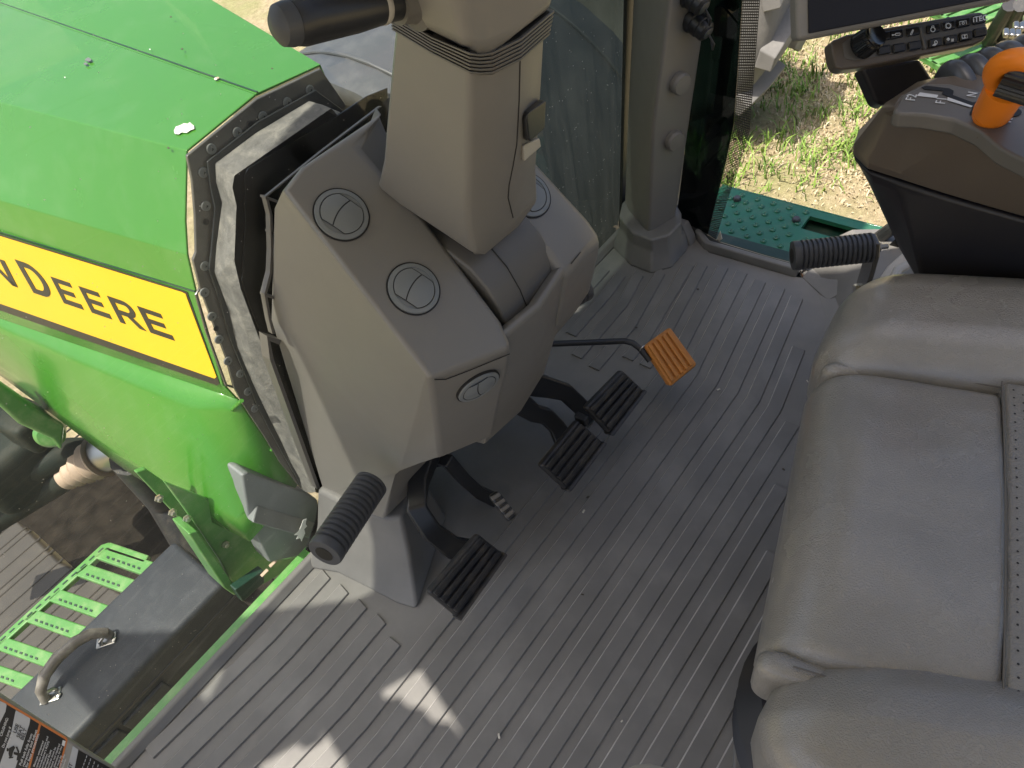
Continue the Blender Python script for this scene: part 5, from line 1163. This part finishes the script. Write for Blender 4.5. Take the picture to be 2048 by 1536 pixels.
icon(*BT[11], [rg(-10, -6, 8, 8), ln((-22, -6), (2, -6)), ln((-10, -18), (-10, 6)), ln((14, -8), (12, 10)), ln((20, -9), (18, 9)), ln((26, -10), (24, 8))])
icon(*BT[12], [ln((-16, 14), (-18, -10), (16, -16), (20, 8), (-16, 14)), rg(0, -8, 4, 8), ln((0, -4), (0, 8)), ln((-7, 8), (7, 6))])
bu = (K4((1755, 122)) - K4((1700, 132))).normalized(); bv = kn.cross(bu)
lettering('lettering', 'iTEC', K4((1692, 152), .0056), bu, bv, .0088, 'print_white', BT[6][0], bold=.0002)
mb = MB(); mb.tube([K4((1330, 190), .002), K4((1365, 335), .002)], .0022, 8); build(mb, 'divider', 'taupe_dark', kp)
kc = K4((925, 318)); kd = (K4((985, 285)) - K4((925, 318))) * .0
kdir = (kn + (K4((985, 270)) - K4((905, 330))).normalized() * .55).normalized()
rr = []
for h, rad_ in ((0, .0165), (.004, .0168), (.020, .0156), (.024, .015)):
    rr.append([kc + kdir * h + (kdir.orthogonal().normalized() * math.cos(2 * math.pi * i / 72) + kdir.cross(kdir.orthogonal().normalized()) * math.sin(2 * math.pi * i / 72)) * (rad_ + (.0009 if i % 2 and h < .024 else 0)) for i in range(72)])
mb = MB(); mb.loft(rr); dl = build(mb, 'dial', 'button_black', kp, smooth=False)
mb = MB(); mb.lathe(kc + kdir * .024, kdir, [(.0151, 0), (.0154, .002), (.0140, .004), (.010, .002), (.0, .0012)], 36); build(mb, 'dial_cap', 'button_black', dl)
mb = MB(); mb.prism([K4((925, 462), -.028), K4((1335, 400), -.028), K4((1440, 560), -.05), K4((1080, 720), -.05), K4((1030, 700), -.05)], -kn * .03)
ma = build(mb, 'monitor_arm', 'arm_black', mon, bevel=.006)
# ------------------------------------------------------------------ right front wheel and fender, seen past the column
def wheel(root, c, R, w, m_, nl):
    c = Vector(c)
    prof = [(R * .55, -w * .42), (R * .70, -w * .5), (R * .86, -w * .48), (R * .90, -w * .40), (R * .905, 0), (R * .90, w * .40), (R * .86, w * .48), (R * .70, w * .5), (R * .55, w * .42)]
    mb = MB(); mb.lathe(c, (1, 0, 0), prof, 64); t = build(mb, 'tyre', m_, root, ang=50)
    mb = MB(); mb.lathe(c, (1, 0, 0), [(R * .54, -w * .3), (R * .5, -w * .1), (.15, -w * .05), (.12, -w * .12), (0, -w * .12)], 40, cap=False); build(mb, 'rim', m_, root)
    for s in (-1, 1):
        for k in range(nl):
            a0 = 2 * math.pi * (k + (.5 if s > 0 else 0)) / nl; V = []
            for (u, da, r) in ((.02, .00, 1.0), (.25, .10, 1.0), (.50, .22, .985)):
                for dd, rr in ((-.080, .86), (-.055, r), (.055, r), (.080, .86)):
                    a = a0 + da + dd; V.append(c + Vector((s * u * w, math.cos(a) * R * rr, math.sin(a) * R * rr)))
            F = []
            for j in range(2):
                for i in range(3): F.append([j * 4 + i, j * 4 + i + 1, (j + 1) * 4 + i + 1, (j + 1) * 4 + i])
            F += [[0, 1, 2, 3], [8, 9, 10, 11], [0, 4, 7, 3], [4, 8, 11, 7]]
            mb = MB(); mb.raw(V, F); build(mb, 'lug', m_, t, bevel=.008, seg=2)
FWC = Vector((1.80, 2.08, -.72))
wheel(ax_, FWC, .78, .66, 'tyre_dark', 22)
fd = thing('front_fender', (1.75, 2.1, .1), 'blue grey plastic front fender beyond the hood', 'fender')
rings = []
for k in range(22):
    a = rad(200 - 9 * k); row = []
    for x_, r in ((1.28, .84), (1.30, .885), (1.40, .905), (1.75, .915), (2.1, .905), (2.22, .885), (2.24, .82)): row.append(FWC + Vector((x_ - FWC.x, math.cos(a) * r, math.sin(a) * r)))
    rings.append(row)
mb = MB(); mb.loft(rings, cap=False, closed=False); o = build(mb, 'shell', 'fender_grey', fd, ang=40); md = o.modifiers.new('t', 'SOLIDIFY'); md.thickness = .012
for x_ in (1.42, 2.08):
    mb = MB(); mb.tube([FWC + Vector((x_ - FWC.x, math.cos(rad(200 - 6 * k)) * .908, math.sin(rad(200 - 6 * k)) * .908)) for k in range(32)], .007, 8); build(mb, 'rib', 'fender_grey', fd)
# neighbouring machine: dusty tyre and green step
ps = thing('parked_tractor', (4.4, 2.0, GZ), 'green machine with dusty lugged tyre parked on the grass beyond the monitor', 'tractor')
wheel(ps, (4.02, 2.30, -.74), .80, .56, 'tyre_dusty', 14)
def gstep(px0, py0, px1, py1, zz, w):
    a = at(px0, py0, z=zz); b = at(px1, py1, z=zz); u = (b - a); n = Vector((0, 0, 1)).cross(u).normalized() * w
    for k in range(5):
        q = n * (k / 5); mb = MB(); mb.prism([a + q, b + q, b + q + n * .14, a + q + n * .14], (0, 0, -.02)); build(mb, 'slat', 'frame_green', ps, bevel=.004)
    for s in (0, 1):
        p = a.lerp(b, s); mb = MB(); mb.prism([p, p + u * .05, p + u * .05 + n * .95, p + n * .95], (0, 0, -.03)); build(mb, 'rail', 'frame_green', ps, bevel=.004)
gstep(1890, 140, 2010, 100, -1.0, .35); gstep(1940, 55, 2070, 0, -.8, .30)
ph = ps
for k in range(5):
    mb = MB(); p = at(2020 + 22 * k, 10, z=-.7); q = at(2004 + 20 * k, 90, z=-1.2); mb.tube([p, p.lerp(q, .4) + Vector((.05 * k - .1, .04, -.05)), q], .035, 10); build(mb, 'hose', 'black_rubber', ph)
for k in range(9):
    mb = MB(); c = at(2012 + 7 * (k % 4) + 5 * k, 66 - 5 * k + 6 * (k % 3), z=-.6); mb.rbox(c, [(1, .3, 0), (-.3, 1, 0), (0, 0, 1)], (.03, .012, .012), .009, 1); build(mb, 'chain_link', 'bare_steel', ph)
# ------------------------------------------------------------------ unseen cab roof, outline and openings shaped for shade, sun patches and sheen
from mathutils.geometry import tessellate_polygon
ZR = 1.75; SH = Vector((SUN_TO.x, SUN_TO.y)) / SUN_TO.z * ZR
def up(x, y): return Vector((x + SH.x, y + SH.y, ZR))
def upz(px, py, zz):
    p = at(px, py, z=zz); return p + SUN_TO * ((ZR - zz) / SUN_TO.z)
outer_r = [Vector((-1.02, -1.4, ZR)), Vector((1.33, -1.4, ZR)), Vector((1.33, .2, ZR)), Vector((1.33, 1.10, ZR)), Vector((.2, 1.12, ZR)), up(.55, .715), up(.147, .715), up(.096, .74), up(-.033, .887), upz(328, 1271, -.2), upz(239, 1274, -.2), upz(60, 1280, -.2)]  # left front outline traced back from shadow edges on mat and toolbox
holes = [[up(.008, .580), up(.045, .563), up(.083, .547), up(.090, .538), up(.080, .50), up(.054, .402), up(.036, .402), up(.040, .452), up(.026, .474), up(.030, .505), up(.018, .525), up(.020, .55), up(.004, .566)],  # made-up opening, traced back from the sun patch on the mat
         [up(-.20, .672), up(-.118, .632), up(-.114, .612), up(-.103, .608), up(-.098, .628), up(-.082, .624), up(-.080, .60), up(-.088, .55), up(-.12, .45), up(-.20, .45)],
         [Vector((.63, -.95, ZR)), Vector((1.305, -.95, ZR)), Vector((1.305, .72, ZR)), Vector((.63, .72, ZR))],  # made-up opening, lets the seat mirror the sky for its sheen
         [up(-.19, .852), up(-.13, .862), up(-.12, .838), up(-.185, .815)]]
allv = outer_r + [p for h in holes for p in h]
tris = tessellate_polygon([outer_r] + holes)
mb = MB(); mb.raw(allv, [list(t_) for t_ in tris])
rf = thing('unseen_cab_roof', (.3, 0, ZR), 'unseen cab roof with added openings shaping the sun patches and seat sheen', 'roof')
o = build(mb, 'unseen_roof_liner', 'unseen_roof_liner', rf, smooth=False); md = o.modifiers.new('t', 'SOLIDIFY'); md.thickness = .05; md.offset = 1
